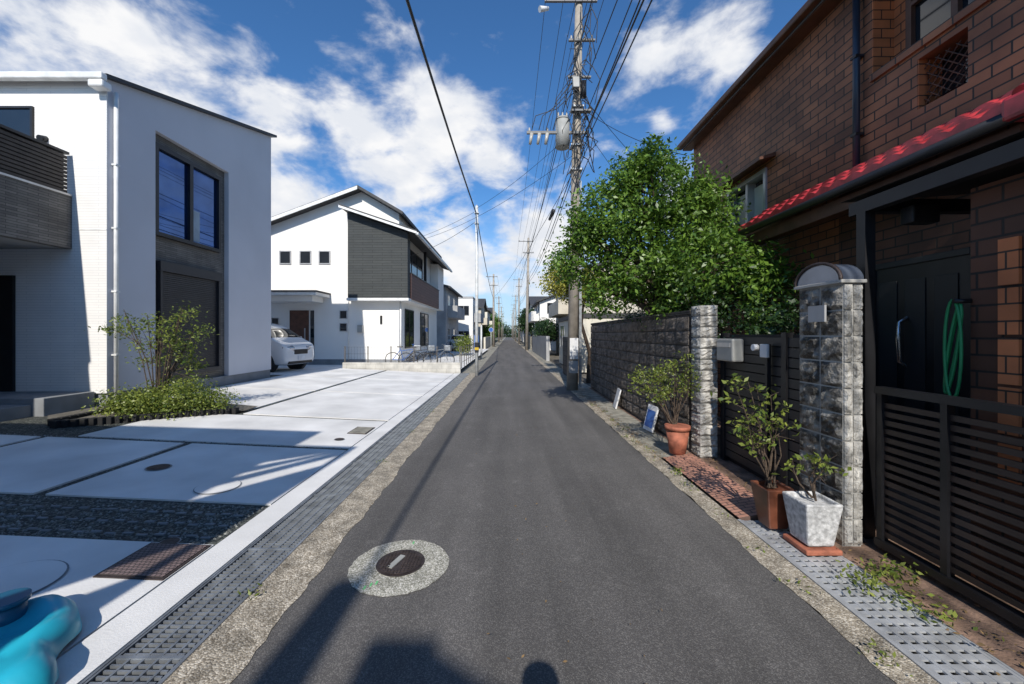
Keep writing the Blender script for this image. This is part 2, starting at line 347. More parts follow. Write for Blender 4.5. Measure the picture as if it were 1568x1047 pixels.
# right side edge
edge_strip('concrete_gutter_edge',1.78,1.972,.014,0,-8,420,.004,M_aggr)
sheet('gutter_floor',1.97,2.4,-10,3.45,-.03,M_dark)
g_=[]
for y in np.arange(.9,3.40,.062):
    g_.append((2.002,2.386,y,y+.036,-.006,.004))
for k in range(7): g_.append((2.002+k*.061,2.022+k*.061,.9,3.42,-.005,.006))
boxes('perforated_drain_cover',g_+[(1.975,2.002,.8,3.43,-.03,.010),(2.386,2.405,.8,3.43,-.03,.010)],M_galvR)
mesh_obj('terracotta_step_plate',[(2.0,3.45,.01),(2.36,3.45,.07),(2.36,5.15,.07),(2.0,5.15,.01),(2.0,3.45,-.05),(2.36,3.45,-.05)],[(0,1,2,3),(4,5,1,0)],M_terrab)
M_pav=mat('brown_paving',(.22,.14,.10),.9,.5,6,bump=.4,detail=7)
sheet('paving',2.4,4.1,-5,12,.012,M_pav)
sheet('verge',1.97,2.5,5.15,60,.008,M_concR)
# ------------------------------------------------------------ windows
def win_x(x,s,y0,y1,z0,z1,parent,glass,frame,mull=1,fw=.04,name='window'):
    L_=[(min(x,x+s*.04),max(x,x+s*.04),y0,y1,z0,z0+fw),(min(x,x+s*.04),max(x,x+s*.04),y0,y1,z1-fw,z1),
        (min(x,x+s*.04),max(x,x+s*.04),y0,y0+fw,z0+fw,z1-fw),(min(x,x+s*.04),max(x,x+s*.04),y1-fw,y1,z0+fw,z1-fw)]
    for k in range(mull):
        yc=y0+(y1-y0)*(k+1)/(mull+1); L_.append((min(x,x+s*.035),max(x,x+s*.035),yc-fw/2,yc+fw/2,z0+fw,z1-fw))
    boxes(name+'_frame',L_,frame,parent); box(name+'_glass',x-s*.02,x+s*.012,y0+fw,y1-fw,z0+fw,z1-fw,glass,parent)
def win_y(y,x0,x1,z0,z1,parent,glass,frame,mull=0,fw=.04,name='window'):
    L_=[(x0,x1,y-.04,y,z0,z0+fw),(x0,x1,y-.04,y,z1-fw,z1),(x0,x0+fw,y-.04,y,z0+fw,z1-fw),(x1-fw,x1,y-.04,y,z0+fw,z1-fw)]
    for k in range(mull):
        xc=x0+(x1-x0)*(k+1)/(mull+1); L_.append((xc-fw/2,xc+fw/2,y-.035,y,z0+fw,z1-fw))
    boxes(name+'_frame',L_,frame,parent); box(name+'_glass',x0+fw,x1-fw,y-.012,y+.02,z0+fw,z1-fw,glass,parent)

# ------------------------------------------------------------ house 1 (left, white)
h1=empty('white_modern_house')
HX=-7.5;Y0=7.46;Y1=12.6
def wz(y): return 6.38+(y-Y0)*(7.86-6.38)/(Y1-Y0)
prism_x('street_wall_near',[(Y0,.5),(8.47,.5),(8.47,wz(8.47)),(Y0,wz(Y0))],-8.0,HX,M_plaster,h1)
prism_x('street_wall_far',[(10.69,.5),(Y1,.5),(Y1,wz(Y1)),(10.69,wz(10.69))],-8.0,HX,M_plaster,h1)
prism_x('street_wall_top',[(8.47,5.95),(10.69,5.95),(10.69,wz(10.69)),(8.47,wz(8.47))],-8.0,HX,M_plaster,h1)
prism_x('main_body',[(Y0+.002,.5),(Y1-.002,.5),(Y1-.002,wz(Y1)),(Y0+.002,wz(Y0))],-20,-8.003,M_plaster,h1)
prism_x('front_siding',[(Y0-.02,.5),(Y0-.001,.5),(Y0-.001,wz(Y0)),(Y0-.02,wz(Y0))],-20,HX+.001,M_whitew,h1)
box('siding_joint',-20,HX,Y0-.026,Y0-.0205,3.55,3.575,M_pipew,h1)
box('foundation',-19.9,HX-.02,Y0+.02,Y1-.02,-.02,.5,M_found,h1)
box('bay_tiles',-8.0,HX-.12,8.47,10.69,.5,5.95,M_tile,h1)
box('upper_window_glass',-7.61,-7.59,8.58,10.36,3.82,5.62,M_glassB,h1)
fx=(-7.615,-7.52)
boxes('upper_window_frame',[(*fx,8.50,10.43,3.74,3.82),(*fx,8.50,10.43,5.62,5.72),(*fx,8.50,8.58,3.82,5.62),(*fx,10.36,10.43,3.82,5.62),(*fx,9.42,9.52,3.82,5.62)],M_black,h1)
box('curtain',-7.588,-7.586,9.55,9.8,3.85,4.6,mat('curtain_grey',(.3,.38,.45),.9),h1)
slt=[(-7.62,-7.575,8.68,10.36,.78+i*.045,.78+i*.045+.038) for i in range(49)]
boxes('shutter_slats',slt,M_shut,h1)
boxes('shutter_frame',[(-7.62,-7.52,8.62,8.68,.7,3.0),(-7.62,-7.52,10.36,10.42,.7,3.0),(-7.62,-7.50,8.6,10.44,2.985,3.2),(-7.62,-7.5,8.6,10.44,.68,.78)],M_shut,h1)
prism_x('roof_edge',[(Y0-.12,wz(Y0-.12)),(Y1+.15,wz(Y1+.15)),(Y1+.15,wz(Y1+.15)+.07),(Y0-.12,wz(Y0-.12)+.07)],-20.1,HX+.1,M_blackm,h1)
box('gutter',-20,HX+.12,Y0-.24,Y0-.12,wz(Y0)-.12,wz(Y0)+.0,M_pipew,h1,.02)
box('gutter_box',HX-.15,HX+.12,Y0-.23,Y0-.03,wz(Y0)-.26,wz(Y0)-.123,M_pipew,h1,.03)
cyl('downpipe',(HX+.06,Y0+.1,.3),(HX+.06,Y0+.1,wz(Y0)-.2),.035,.035,M_pipew,h1)
boxes('pipe_brackets',[(HX,HX+.1,Y0+.06,Y0+.14,z,z+.03) for z in (1.2,2.4,3.6,4.8)],M_pipew,h1)
BX=-8.14
box('balcony_parapet',BX-.15,BX,2.5,Y0-.03,3.2,4.2,M_tile,h1)
box('balcony_parapet_front',-20,BX-.16,2.5,2.65,3.2,4.2,M_tile,h1)
box('balcony_floor',-20,BX-.152,2.66,Y0-.03,3.2,3.4,M_greyw,h1)
boxes('balcony_louvres',[(BX-.06,BX-.03,2.6,Y0-.08,4.22+i*.07,4.22+i*.07+.052) for i in range(10)]+[(BX-.09,BX-.062,y,y+.05,4.2,4.96) for y in np.arange(2.6,Y0-.1,.9)],mat('dark_wood_louvre',(.04,.032,.028),.6,.3,8),h1)
box('balcony_screen',BX-.11,BX-.095,2.6,Y0-.08,4.2,4.93,M_black,h1)
box('balcony_rail',BX-.11,BX,2.5,Y0-.07,4.935,4.98,M_black,h1)
box('balcony_coping',BX-.17,BX+.015,2.5,Y0-.035,4.17,4.205,M_alu,h1)
cyl('vent',(BX-.5,Y0-.02,5.25),(BX-.5,Y0-.12,5.22),.06,.06,M_black,h1)
win_y(Y0-.02,-9.75,-8.85,4.3,5.85,h1,M_glass,M_black)
box('entrance_door',-10.8,-9.2,Y0-.07,Y0-.022,.5,2.7,M_black,h1)
box('porch_wing_wall',-20,-10.9,2.8,Y0-.04,.25,3.2,M_tile,h1)
es=empty('entrance_steps')
box('step_low',-13,-7.9,5.4,6.0,.1,.34,M_found,es,.01); box('step_mid',-13,-7.9,6.0,6.6,.1,.44,M_found,es,.01); box('step_top',-13,-7.7,6.6,Y0-.04,.1,.54,M_found,es,.01)
bed=empty('planting_bed')
bl=[]
for i in range(24):
    t=i/24
    x=-6.75+t*1.75;y=5.95+t*1.5; bl.append((x-.05,x+.05,y-.05,y+.05,.05,lz(x)+.10))
for i in range(12):
    y=6.0+i*.12; bl.append((-6.95,-6.86,y,y+.105,.05,lz(-6.9)+.10))
boxes('edging_bricks',bl,M_dark,bed,.01)
mesh_obj('soil',[(-6.85,5.95,.25),(-6.7,5.95,.25),(-4.95,7.5,.17),(-4.95,7.9,.18),(-7.4,8.3,.3),(-7.4,6.4,.3)],[(0,1,2,3,4,5)],M_ground,bed)
sh=empty('low_shrub')
leaves('foliage',[(-6.3,6.75,.42,.45,.4,.22),(-5.9,7.0,.42,.45,.4,.30),(-5.5,7.35,.36,.4,.35,.2),(-6.6,6.9,.4,.35,.4,.2),(-6.1,7.4,.45,.6,.4,.34)],11000,.05,M_leafb,sh,5,10,.08)
yt=empty('young_ornamental_tree')
random.seed(3);paths=[];rad=[];lob=[]
for k in range(14):
    a=random.uniform(0,6.28);r=random.uniform(.2,.75);h=random.uniform(1.3,2.1)
    b0=(-6.40+random.uniform(-.08,.08),7.3+random.uniform(-.08,.08),.2); t=(b0[0]+r*math.cos(a),b0[1]+r*math.sin(a)*.7,h)
    paths.append([b0,((b0[0]*1.3+t[0]*.7)/2,(b0[1]*1.3+t[1]*.7)/2,h*.55),t]); rad.append([.012,.009,.004])
    for j in range(4):
        c=(t[0]+random.uniform(-.25,.25),t[1]+random.uniform(-.2,.2),t[2]-random.uniform(-.05,.6)); paths.append([((b0[0]+t[0])/2,(b0[1]+t[1])/2,h*.7),c]); rad.append([.005,.002]); lob.append((*c,.12,.12,.09))
tubes('stems',paths,rad,M_bark,yt); leaves('foliage',lob,1900,.06,M_leafb,yt,8,4,.08,.1)

# ------------------------------------------------------------ teal toy
e=empty('plastic_sandbox_toy')
v=[];f=[];seg=96
rings=[(0,.07),(.35,.075),(.60,.085),(.70,.125),(.80,.12),(.88,.07),(.90,.0)]
for r,z in rings:
    for i in range(seg):
        a=2*math.pi*i/seg; w=1+.10*math.cos(5*a+.6)+.03*math.cos(9*a); rr=max(r,.001)*.52*w
        v.append((rr*math.cos(a)*1.25,rr*math.sin(a),z+.01*math.cos(10*a)*(r>.3)))
for k in range(len(rings)-1):
    for i in range(seg):
        j=(i+1)%seg; f.append((k*seg+i,k*seg+j,(k+1)*seg+j,(k+1)*seg+i))
o=mesh_obj('lobed_tray',v,f,M_teal,e,True); fixn(o); o.location=(-2.66,1.76,.04)
for (dx,dy,r) in ((.20,.10,.07),(.30,-.1,.06)):
    cyl('bump',(-2.66+dx,1.76+dy,.10),(-2.66+dx,1.76+dy,.15),r,r*.6,M_teal,e,24)
cyl('tube_base',(-2.60,2.06,.08),(-2.60,2.06,.21),.075,.075,M_navy,e,28); cyl('tube_rim',(-2.60,2.06,.21),(-2.60,2.06,.235),.088,.088,M_navy,e,28)

# ------------------------------------------------------------ house 2
h2=empty('white_gable_house')
YA=19.0
prism_y('main_gable_body',[(-14,.25),(-5.2,.25),(-5.2,7.35),(-7.0,8.4),(-14,5.8)],YA,29,M_white2,h2)
def slab(name,x0,z0,x1,z1,y0,y1,t,m,p): return prism_y(name,[(x0,z0),(x1,z1),(x1,z1+t),(x0,z0+t)],y0,y1,m,p)
slab('main_roof_left',-14.4,5.66,-7.0,8.41,YA-.5,29.4,.14,M_roofd,h2)
slab('main_roof_right',-6.998,8.41,-4.9,7.19,YA-.5,29.4,.14,M_roofd,h2)
slab('verge_board',-14.4,5.60,-7.0,8.35,YA-.54,YA-.502,.16,M_pipew,h2)
prism_y('clad_block',[(-7.45,3.3),(-4.67,3.3),(-4.67,6.35),(-7.45,7.3)],18.5,YA-.002,M_dgrey,h2)
box('clad_trim',-7.5,-4.62,18.47,18.999,3.18,3.298,M_pipew,h2)
slab('front_roof',-7.7,7.42,-4.15,6.22,18.1,29.2,.13,M_roofd,h2)
slab('front_verge',-7.7,7.38,-4.15,6.18,18.06,18.098,.10,M_pipew,h2)
box('upper_end_wall',-5.19,-4.67,26.6,28.8,3.3,6.3,M_white2,h2)
box('balcony_panel',-4.72,-4.62,YA+.0,26.598,3.32,4.5,M_brownp,h2); box('balcony_slab',-5.19,-4.721,YA+.001,26.598,3.2,3.318,M_white2,h2)
box('balcony_cap',-4.76,-4.58,YA+.0,26.598,4.502,4.55,M_black,h2)
box('corner_post',-4.75,-4.6,22.4,22.55,4.552,6.25,M_black,h2)
box('eave_gutter',-4.2,-4.08,18.1,29.2,6.15,6.25,M_pipew,h2)
win_x(-5.19,1,20,24,4.4,6.1,h2,M_glass,M_black,2)
win_x(-5.19,1,20,21.8,.9,2.9,h2,M_glass,M_black,1); win_x(-5.19,1,23.5,25.8,.9,2.9,h2,M_glass,M_black,1)
for xc in (-10.62,-9.66,-8.75): win_y(YA,xc-.28,xc+.28,4.95,5.6,h2,M_glass,M_alu,0,.05)
for xc,z0,z1 in ((-7.85,2.35,2.75),(-7.85,1.75,2.15),(-11.1,1.9,2.4)): win_y(YA,xc-.18,xc+.18,z0,z1,h2,M_glass,M_alu,0,.03)
win_y(YA,-6.1,-6.0,2.1,2.5,h2,M_black,M_black)
box('porch_canopy',-11.6,-8.5,17.6,YA,3.35,3.5,M_pipew,h2,.02); box('canopy_top',-11.65,-8.45,17.55,YA,3.503,3.56,M_roofd,h2)
box('canopy_beam',-11.3,-8.8,17.9,YA-.01,3.1,3.348,M_white2,h2)
box('front_door',-10.4,-9.5,YA-.05,YA-.002,.5,2.75,M_wood,h2); box('door_handle',-9.68,-9.64,YA-.1,YA-.052,1.3,1.9,M_alu,h2)
box('sidelight',-9.42,-9.25,YA-.03,YA-.002,.5,2.75,M_glass,h2)
box('foundation2',-14,-5.17,YA-.012,28.9,0,.42,M_found,h2)
cyl('downpipe',(-5.12,18.97,.3),(-5.12,18.97,3.2),.04,.04,M_pipew,h2)
cyl('meter_conduit',(-7.6,18.96,.4),(-7.6,18.96,7.0),.02,.02,M_pipew,h2)
box('electric_meter',-7.15,-6.9,YA-.14,YA-.002,1.7,2.05,M_tgrey,h2,.01)
sheet('forecourt',-14,-1.96,16.6,40,.16,M_conc)
bw=empty('boundary_block_wall')
box('blocks',-6.8,-1.96,16.35,16.5,-.05,.45,brickmat('light_block',(.55,.53,.48),(.5,.48,.44),(.4,.38,.34),.39,.19,.008),bw)
M_fence=mat('brown_fence_metal',(.10,.09,.08),.5)
fe=empty('mesh_fence')
fb=[(x,x+.035,16.41,16.445,.45,1.12) for x in np.arange(-6.75,-1.95,.95)]
fb+=[(x,x+.005,16.42,16.425,.5,1.08) for x in np.arange(-6.7,-2,.12)]+[(-6.75,-2,16.415,16.425,z,z+.008) for z in (.5,.8,1.08)]
boxes('panels',fb,M_fence,fe)
fe=empty('side_mesh_fence'); boxes('panels',[(-2.0,-1.97,y,y+.03,.16,1.1) for y in np.arange(17,26,1)]+[(-1.99,-1.98,17,26,z,z+.02) for z in (.4,.7,1.05)],M_fence,fe)
def bicycle(x,y,z,rot,m):
    e=empty('bicycle'); e.location=(x,y,z); e.rotation_euler[2]=rot
    R=.32
    def circ(cx): return [(cx+R*math.cos(t),0,R+R*math.sin(t)) for t in np.linspace(0,2*math.pi,25)]
    tubes('tyres',[circ(-.52),circ(.52)],.018,M_rubber,e)
    sp=[]
    for cx in(-.52,.52):
        for t in np.linspace(0,math.pi,8): sp.append([(cx-R*math.cos(t),0,R-R*math.sin(t)),(cx+R*math.cos(t),0,R+R*math.sin(t))])
    tubes('spokes',sp,.003,M_alu,e)
    tubes('frame',[[(-.52,0,R),(-.05,0,.3),(.38,0,.72)],[(-.52,0,R),(-.18,0,.75)],[(-.05,0,.3),(-.2,0,.85)],[(-.17,0,.7),(.37,0,.78)],[(.52,0,R),(.36,0,.95)],[(.36,-.25,1.0),(.4,0,.97),(.36,.25,1.0)]],.016,m,e)
    box('saddle',-.33,-.08,-.06,.06,.86,.91,M_black,e,.02); box('basket',.42,.7,-.15,.15,.72,.95,M_galv,e,.02)
bicycle(-3.9,17.3,.17,.2,M_blackm); bicycle(-3.2,17.6,.17,-.1,M_galv); bicycle(-4.6,17.7,.17,.1,M_blue)

# ------------------------------------------------------------ cars
def car(loc,rot,L_=4.6,W=1.7,H=1.85,van=True,name='parked_car'):
    e=empty(name); e.location=loc; e.rotation_euler[2]=rot
    hw=W/2
    if van: st=[(1.0,.38,.72,.76,.80),(.975,.25,.88,.94,.94),(.88,.22,1.0,1.08,1),(.76,.22,1.06,1.18,1),(.52,.22,1.08,1.62,1),(.34,.22,1.08,1.80,1),(-.2,.22,1.06,H,1),(-.7,.22,1.06,H-.03,1),(-.94,.25,1.05,H-.12,.97),(-1.0,.35,1.0,1.2,.9)]
    else: st=[(1.0,.4,.55,.58,.74),(.95,.24,.7,.73,.92),(.75,.2,.84,.88,1),(.45,.2,.9,.96,1),(.15,.2,.92,1.38,1),(-.1,.2,.93,1.47,1),(-.55,.2,.94,1.42,1),(-.82,.22,.94,1.15,.97),(-.97,.26,.88,.95,.93),(-1.0,.38,.7,.75,.85)]
    v=[];f=[]
    for (x,zl,zb,zt,w) in st:
        X=x*L_/2; a=hw*w; tt=max(0,min(1,(zt-zb)/.7)); b=a*(1-.17*tt)
        ring=[(a*.8,zl),(a*.97,zl+.06),(a,zl+(zb-zl)*.5),(a*.98,zb-.02),(a*.96,zb+.01),(b,zt-.07*tt-.005),(b*.86,zt)]
        ring=ring+[(-p,q) for p,q in reversed(ring)]
        v+=[(X,p,q) for p,q in ring]
    n=14;glass=[]
    for k in range(len(st)-1):
        for i in range(n):
            j=(i+1)%n; f.append((k*n+i,k*n+j,(k+1)*n+j,(k+1)*n+i))
            hgt=min(st[k][3]-st[k][2],st[k+1][3]-st[k+1][2])
            mh=max(st[k][3]-st[k][2],st[k+1][3]-st[k+1][2])
            gl=(i in(4,8) and hgt>.3) or (i in (5,6,7,4,8) and hgt<.3 and mh>.35)
            glass.append(1 if gl else 0)
    f.append(tuple(range(n))); f.append(tuple(range((len(st)-1)*n,len(st)*n))); glass+=[0,0]
    o=mesh_obj('body',v,f,M_carw,e,True); o.data.materials.append(M_glass)
    for p,gk in zip(o.data.polygons,glass): p.material_index=gk
    fixn(o)
    m=o.modifiers.new('s','SUBSURF'); m.levels=2; m.render_levels=2
    for sx in (.64*L_/2,-.62*L_/2):
        for sy in (-1,1):
            cyl('arch',(sx,sy*(hw-.25),.34),(sx,sy*(hw+.004),.34),.385,.385,M_black,e,28)
            cyl('tyre',(sx,sy*(hw-.2),.32),(sx,sy*(hw+.012),.32),.32,.32,M_rubber,e,28); cyl('rim',(sx,sy*(hw+.008),.32),(sx,sy*(hw+.025),.32),.2,.17,M_alu,e,18)
    xf=L_/2
    for sy in (-1,1):
        o=box('headlamp',-.16,.05,-.24,.24,-.10,.10,M_lamp,e,.05); o.location=(xf*.96,sy*hw*.66,.82 if van else .62); o.rotation_euler=(0,.25,sy*.3)
        o=box('mirror',-.06,.06,-.1,.1,-.09,.09,M_carw,e,.03); o.location=(xf*.6,sy*(hw+.12),1.18)
        o=box('taillamp',-.03,.03,-.1,.1,-.2,.2,M_terra,e,.02); o.location=(-xf*.97,sy*hw*.8,.95)
    box('grille',xf*.95,xf*1.0+.005,-.35,.35,.62,.80,M_black,e,.02); box('number_plate',xf*1.0,xf*1.0+.02,-.17,.17,.42,.57,M_sign,e)
    box('bumper_intake',xf*.95,xf*.998,-.6,.6,.28,.38,M_black,e,.02)
    return e
car((-9.85,15.2,.26),math.radians(-12),4.5,1.7,1.86)
car((-4.7,36,.15),math.radians(-70),4.2,1.7,1.5,False)

# ------------------------------------------------------------ right brick house
hb=empty('brick_house')
WX=4.1;T=4.34;ZE=5.72
segs=[(4.49,6.3,0,ZE),(6.3,7.4,0,3.45),(6.3,7.4,4.25,ZE),(7.4,8.8,0,ZE),(3.99,4.49,0,4.52),(3.55,3.99,0,3.85),(3.55,3.99,4.35,4.52),(1.5,3.55,0,4.52),(-6,1.5,0,ZE)]
for i,(a,b,c,d) in enumerate(segs): box('wall_%d'%i,WX,T,a,b,c,d,M_brick,hb)
box('body',T+.03,11,-6,8.79,0,ZE,M_brick,hb)
box('reveal_a',WX+.004,T,4.478,4.489,4.52,ZE,M_brickSunlit,hb); box('reveal_b',WX+.004,T,3.981,3.989,3.85,4.35,M_brickSunlit,hb)
box('pane_a',T,T+.02,1.5,4.3,4.52,ZE,M_glass,hb); boxes('pane_a_bars',[(T-.05,T-.002,1.5,4.3,4.525,4.60),(T-.05,T-.002,3.80,3.86,4.60,5.7),(T-.05,T-.002,4.24,4.30,4.60,5.7),(T-.05,T-.002,3.3,3.36,4.60,5.7),(T-.05,T-.002,3.36,4.24,5.1,5.14)],M_wood,hb)
box('reveal_back',T,T+.02,4.3,4.478,4.52,ZE,M_brickSunlit,hb)
box('pane_b',T,T+.02,3.55,3.981,3.85,4.35,M_glass,hb)
lat=[]
for k in range(-6,7):
    for s in (1,-1):
        c=3.765+k*.09
        p=[]
        for t in np.linspace(-.25,.25,11):
            y=c+t; z=4.1+t*s
            if 3.56<=y<=3.975 and 3.86<=z<=4.34: p.append((WX+.06,float(y),float(z)))
        if len(p)>1: lat.append([p[0],p[-1]])
tubes('window_lattice',lat,.006,M_brickShade,hb)
box('lattice_plate',WX+.05,WX+.07,3.56,3.975,3.84,3.87,M_wood,hb)
box('sill_a',WX-.03,WX-.002,1.5,4.49,4.44,4.518,M_brick,hb)
box('pane_c',T-.1,T-.08,6.3,7.4,3.45,4.25,M_glass,hb)
boxes('window_c_frame',[(WX-.03,T-.1,6.3,7.4,4.18,4.248),(WX-.03,T-.1,6.3,6.36,3.45,4.18),(WX-.03,T-.1,7.34,7.4,3.45,4.18),(WX,T-.1,6.82,6.88,3.45,4.18),(WX-.03,T-.1,6.36,7.34,3.45,3.5)],M_alu,hb)
box('blind_c',T-.12,T-.103,6.36,7.3,3.5,4.1,M_creamw,hb)
prism_y('window_hood',[(WX-.25,4.28),(WX-.002,4.34),(WX-.002,4.4),(WX-.25,4.32)],6.1,7.6,M_wood,hb)
cyl('downpipe',(WX-.06,4.62,3.5),(WX-.06,4.62,ZE),.035,.035,mat('blue_black_pipe',(.03,.04,.06),.35),hb)
boxes('pipe_clips',[(WX-.1,WX,4.58,4.66,z,z+.03) for z in (3.9,4.8)],M_black,hb)
prism_y('main_roof',[(3.88,5.73),(7.5,8.2),(11.4,5.73),(11.4,5.84),(7.5,8.35),(3.88,5.84)],-6.3,8.95,M_roofd,hb)
box('main_gutter',3.78,3.88,-6.3,8.95,5.73,5.83,M_wood,hb,.02)
box('soffit',3.9,WX-.0,-6.3,8.9,5.70,5.728,M_wood,hb)
v=[];f=[];ys=np.arange(2.75,6.15,.02); ss=[]
for k in range(3):
    ss+= [(k/3,.035),((k+1)/3-.001,.0)]
for y in ys:
    w=.04*abs(math.sin(math.pi*y/.2))**.8
    for (t,st_) in ss: v.append((3.55+t*.56,float(y),3.19+t*.36+st_+w))
ns=len(ss)
for i in range(len(ys)-1):
    for k in range(ns-1): f.append((i*ns+k,(i+1)*ns+k,(i+1)*ns+k+1,i*ns+k+1))
nv=len(v)
for i,y in enumerate(ys): v.append((3.552,float(y),3.185))
for i in range(len(ys)-1): f.append((nv+i,nv+i+1,(i+1)*ns,i*ns))
mesh_obj('lower_roof_tiles',v,f,M_redtile,hb,False)
prism_y('lower_roof_deck',[(3.58,3.10),(4.097,3.36),(4.097,3.50),(3.58,3.17)],2.76,6.12,M_wood,hb)
cyl('roof_end_ridge',(3.52,2.72,3.25),(4.1,2.72,3.62),.06,.06,M_redtile,hb); box('roof_end_cap',3.45,3.62,2.6,2.8,3.08,3.25,M_redtile,hb,.03)
cyl('lower_gutter',(3.50,2.7,3.12),(3.50,6.1,3.12),.045,.045,M_black,hb)
box('eave_beam',3.60,3.75,2.8,6.0,2.93,3.08,M_wood,hb)
box('lower_wall_facing',WX-.03,WX-.002,2.12,4.9,0,3.33,M_brickShade,hb)
box('front_door',WX-.08,WX-.033,3.45,4.35,.15,2.3,M_black,hb)
boxes('door_panels',[(WX-.09,WX-.082,3.55+i*.28,3.75+i*.28,.3,2.15) for i in range(3)]+[(WX-.10,WX-.034,3.40,3.45,.12,2.36),(WX-.10,WX-.034,4.35,4.40,.12,2.36),(WX-.10,WX-.034,3.45,4.35,2.30,2.36)],M_blackm,hb,.004)
box('door_panel_b',WX-.08,WX-.033,2.5,3.35,.15,2.3,M_glass,hb)
tubes('door_handle',[[(WX-.09,4.0,1.28),(WX-.17,4.0,1.33),(WX-.18,4.0,1.55),(WX-.17,4.0,1.72),(WX-.09,4.0,1.77)]],.018,mat('chrome',(.7,.7,.7),.2,metal=.9),hb)
box('wall_pier',3.02,3.42,2.15,2.6,0,2.55,M_brickShade,hb)
for z in (.7,1.0,1.3,1.6,1.9): box('pier_trim',3.0,3.019,2.34,2.44,z,z+.28,M_brickSunlit,hb)
box('porch_back_wall',3.8,WX-.06,-1.0,2.1,0,3.4,M_brickShade,hb)
cp=empty('carport')
boxes('frame',[(2.78,2.86,-3,3.25,2.56,2.66),(4.0,4.06,-3,3.25,2.66,2.74),(2.86,4.0,3.17,3.25,2.58,2.68),(2.86,4.0,1.6,1.68,2.58,2.68),(2.86,4.0,.2,.28,2.58,2.68),(2.78,2.86,3.1,3.18,0,2.56),(2.78,2.86,-3,-2.9,0,2.56)],M_black,cp)
mesh_obj('roof_panel',[(2.75,-3.1,2.69),(4.06,-3.1,2.78),(4.06,3.3,2.78),(2.75,3.3,2.69)],[(0,1,2,3)],M_blackm,cp)
box('lamp_box',2.95,3.15,2.9,3.0,2.42,2.55,M_black,cp,.01)
boxes('sun_block_slats',[(2.9,4.0,-2.95,-2.9,.1+i*.12,.19+i*.12) for i in range(20)],M_black,cp)  # unseen slats added to keep the sun out under the carport
ho=empty('garden_hose'); ph=[]
M_hose=mat('green_hose',(.02,.28,.10),.4)
for j in range(3): ph.append([(2.97+.01*j,2.66+.05*math.cos(t+j)+j*.008,1.5+(.33-.03*j)*math.sin(t)) for t in np.linspace(0,6.28,26)])
tubes('coils',ph,.009,M_hose,ho); cyl('hook',(2.94,2.63,1.82),(3.02,2.6,1.82),.015,.015,M_black,ho)
# ---- pillars
def blocks(name,parent,cols,m,z0,h,rows,faces,j=.02,seed=1):
    rnd=random.Random(seed); V=[];F=[]; K=6
    for r in range(rows):
        for (x0,x1,y0,y1) in cols:
            g=.006; a0,a1,b0,b1,c0,c1=x0+g,x1-g,y0+g,y1-g,z0+h*r+g,z0+h*(r+1)-g
            n=len(V); V+=bverts(a0,a1,b0,b1,c0,c1); F+=[tuple(i+n for i in q) for q in BF]
            for fc in ('-x','-y'):
                if fc not in faces: continue
                n=len(V)
                for i in range(K+1):
                    for k in range(K+1):
                        inn=0<i<K and 0<k<K; d=(rnd.uniform(0,j)+.006) if inn else -.001
                        zz=c0+(c1-c0)*k/K+(rnd.uniform(-.006,.006) if inn else 0)
                        if fc=='-x': V.append((a0-d,b0+(b1-b0)*i/K,zz))
                        else: V.append((a0+(a1-a0)*i/K,b0-d,zz))
                for i in range(K):
                    for k in range(K):
                        q=(n+i*(K+1)+k,n+(i+1)*(K+1)+k,n+(i+1)*(K+1)+k+1,n+i*(K+1)+k+1)
                        F.append(q[::-1] if fc=='-x' else q)
    return mesh_obj(name,V,F,m,parent)
gp=empty('gate_pillar')
box('mortar_core',2.508,2.645,2.985,3.425,0,1.99,M_mort,gp)
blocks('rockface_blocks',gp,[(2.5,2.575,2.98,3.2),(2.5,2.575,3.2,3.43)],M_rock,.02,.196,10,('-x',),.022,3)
blocks('end_blocks',gp,[(2.505,2.575,2.965,3.1),(2.58,2.655,2.972,3.1)],M_rockL,.02,.196,10,('-y',),.013,5)
M_cap=mat('blue_grey_cap',(.16,.19,.25),.18,.2,5,metal=.5)
pr=[(2.965,1.99)]+[(3.205+.235*math.cos(t),2.01+.15*math.sin(t)) for t in np.linspace(math.pi,0,18)]+[(3.445,1.99)]
prism_x('curved_cap',pr,2.485,2.655,M_cap,gp)
tubes('cap_rim',[[(2.482,a,b+.004) for a,b in pr[1:-1]]],.014,M_iron,gp)
box('cap_band',2.475,2.668,2.955,3.455,1.985,2.012,M_mort,gp,.006)
box('name_plate',2.462,2.478,3.10,3.27,1.70,1.83,M_greyw,gp)
gp=empty('gate_pillar'); box('mortar_core',2.475,2.68,5.12,5.34,0,1.96,M_mort,gp)
blocks('rockface_blocks',gp,[(2.46,2.69,5.1,5.36)],M_rockL,.02,.14,14,('-x','-y'),.02,9)
sw=empty('street_block_wall'); box('wall',2.47,2.62,5.365,11.8,0,1.88,M_wallD,sw); box('coping',2.45,2.64,5.365,11.82,1.882,1.93,M_wallD,sw)
blocks('face_blocks',sw,[(2.44,2.468,5.4+.4*i,5.8+.4*i) for i in range(16)],mat('wall_rock',(.15,.125,.105),.85,.5,8,bump=.8),.05,.2,9,('-x',),.02,12)
gt=empty('side_gate')
boxes('slats',[(2.74,2.77,3.44,5.09,.08+i*.1,.08+i*.1+.088) for i in range(15)],M_blackm,gt); boxes('posts',[(2.72,2.8,3.9,3.97,0,1.62),(2.72,2.8,5.02,5.1,0,1.62)],M_black,gt)
box('backing',2.79,2.81,3.44,5.1,0,1.6,M_dark,gt)
mb=empty('intercom'); box('post',2.68,2.72,4.12,4.16,0,1.5,M_black,mb); box('plate',2.65,2.68,4.08,4.2,1.36,1.5,M_sign,mb,.008); cyl('lens',(2.64,4.3,1.46),(2.69,4.3,1.46),.035,.035,M_sign,mb)
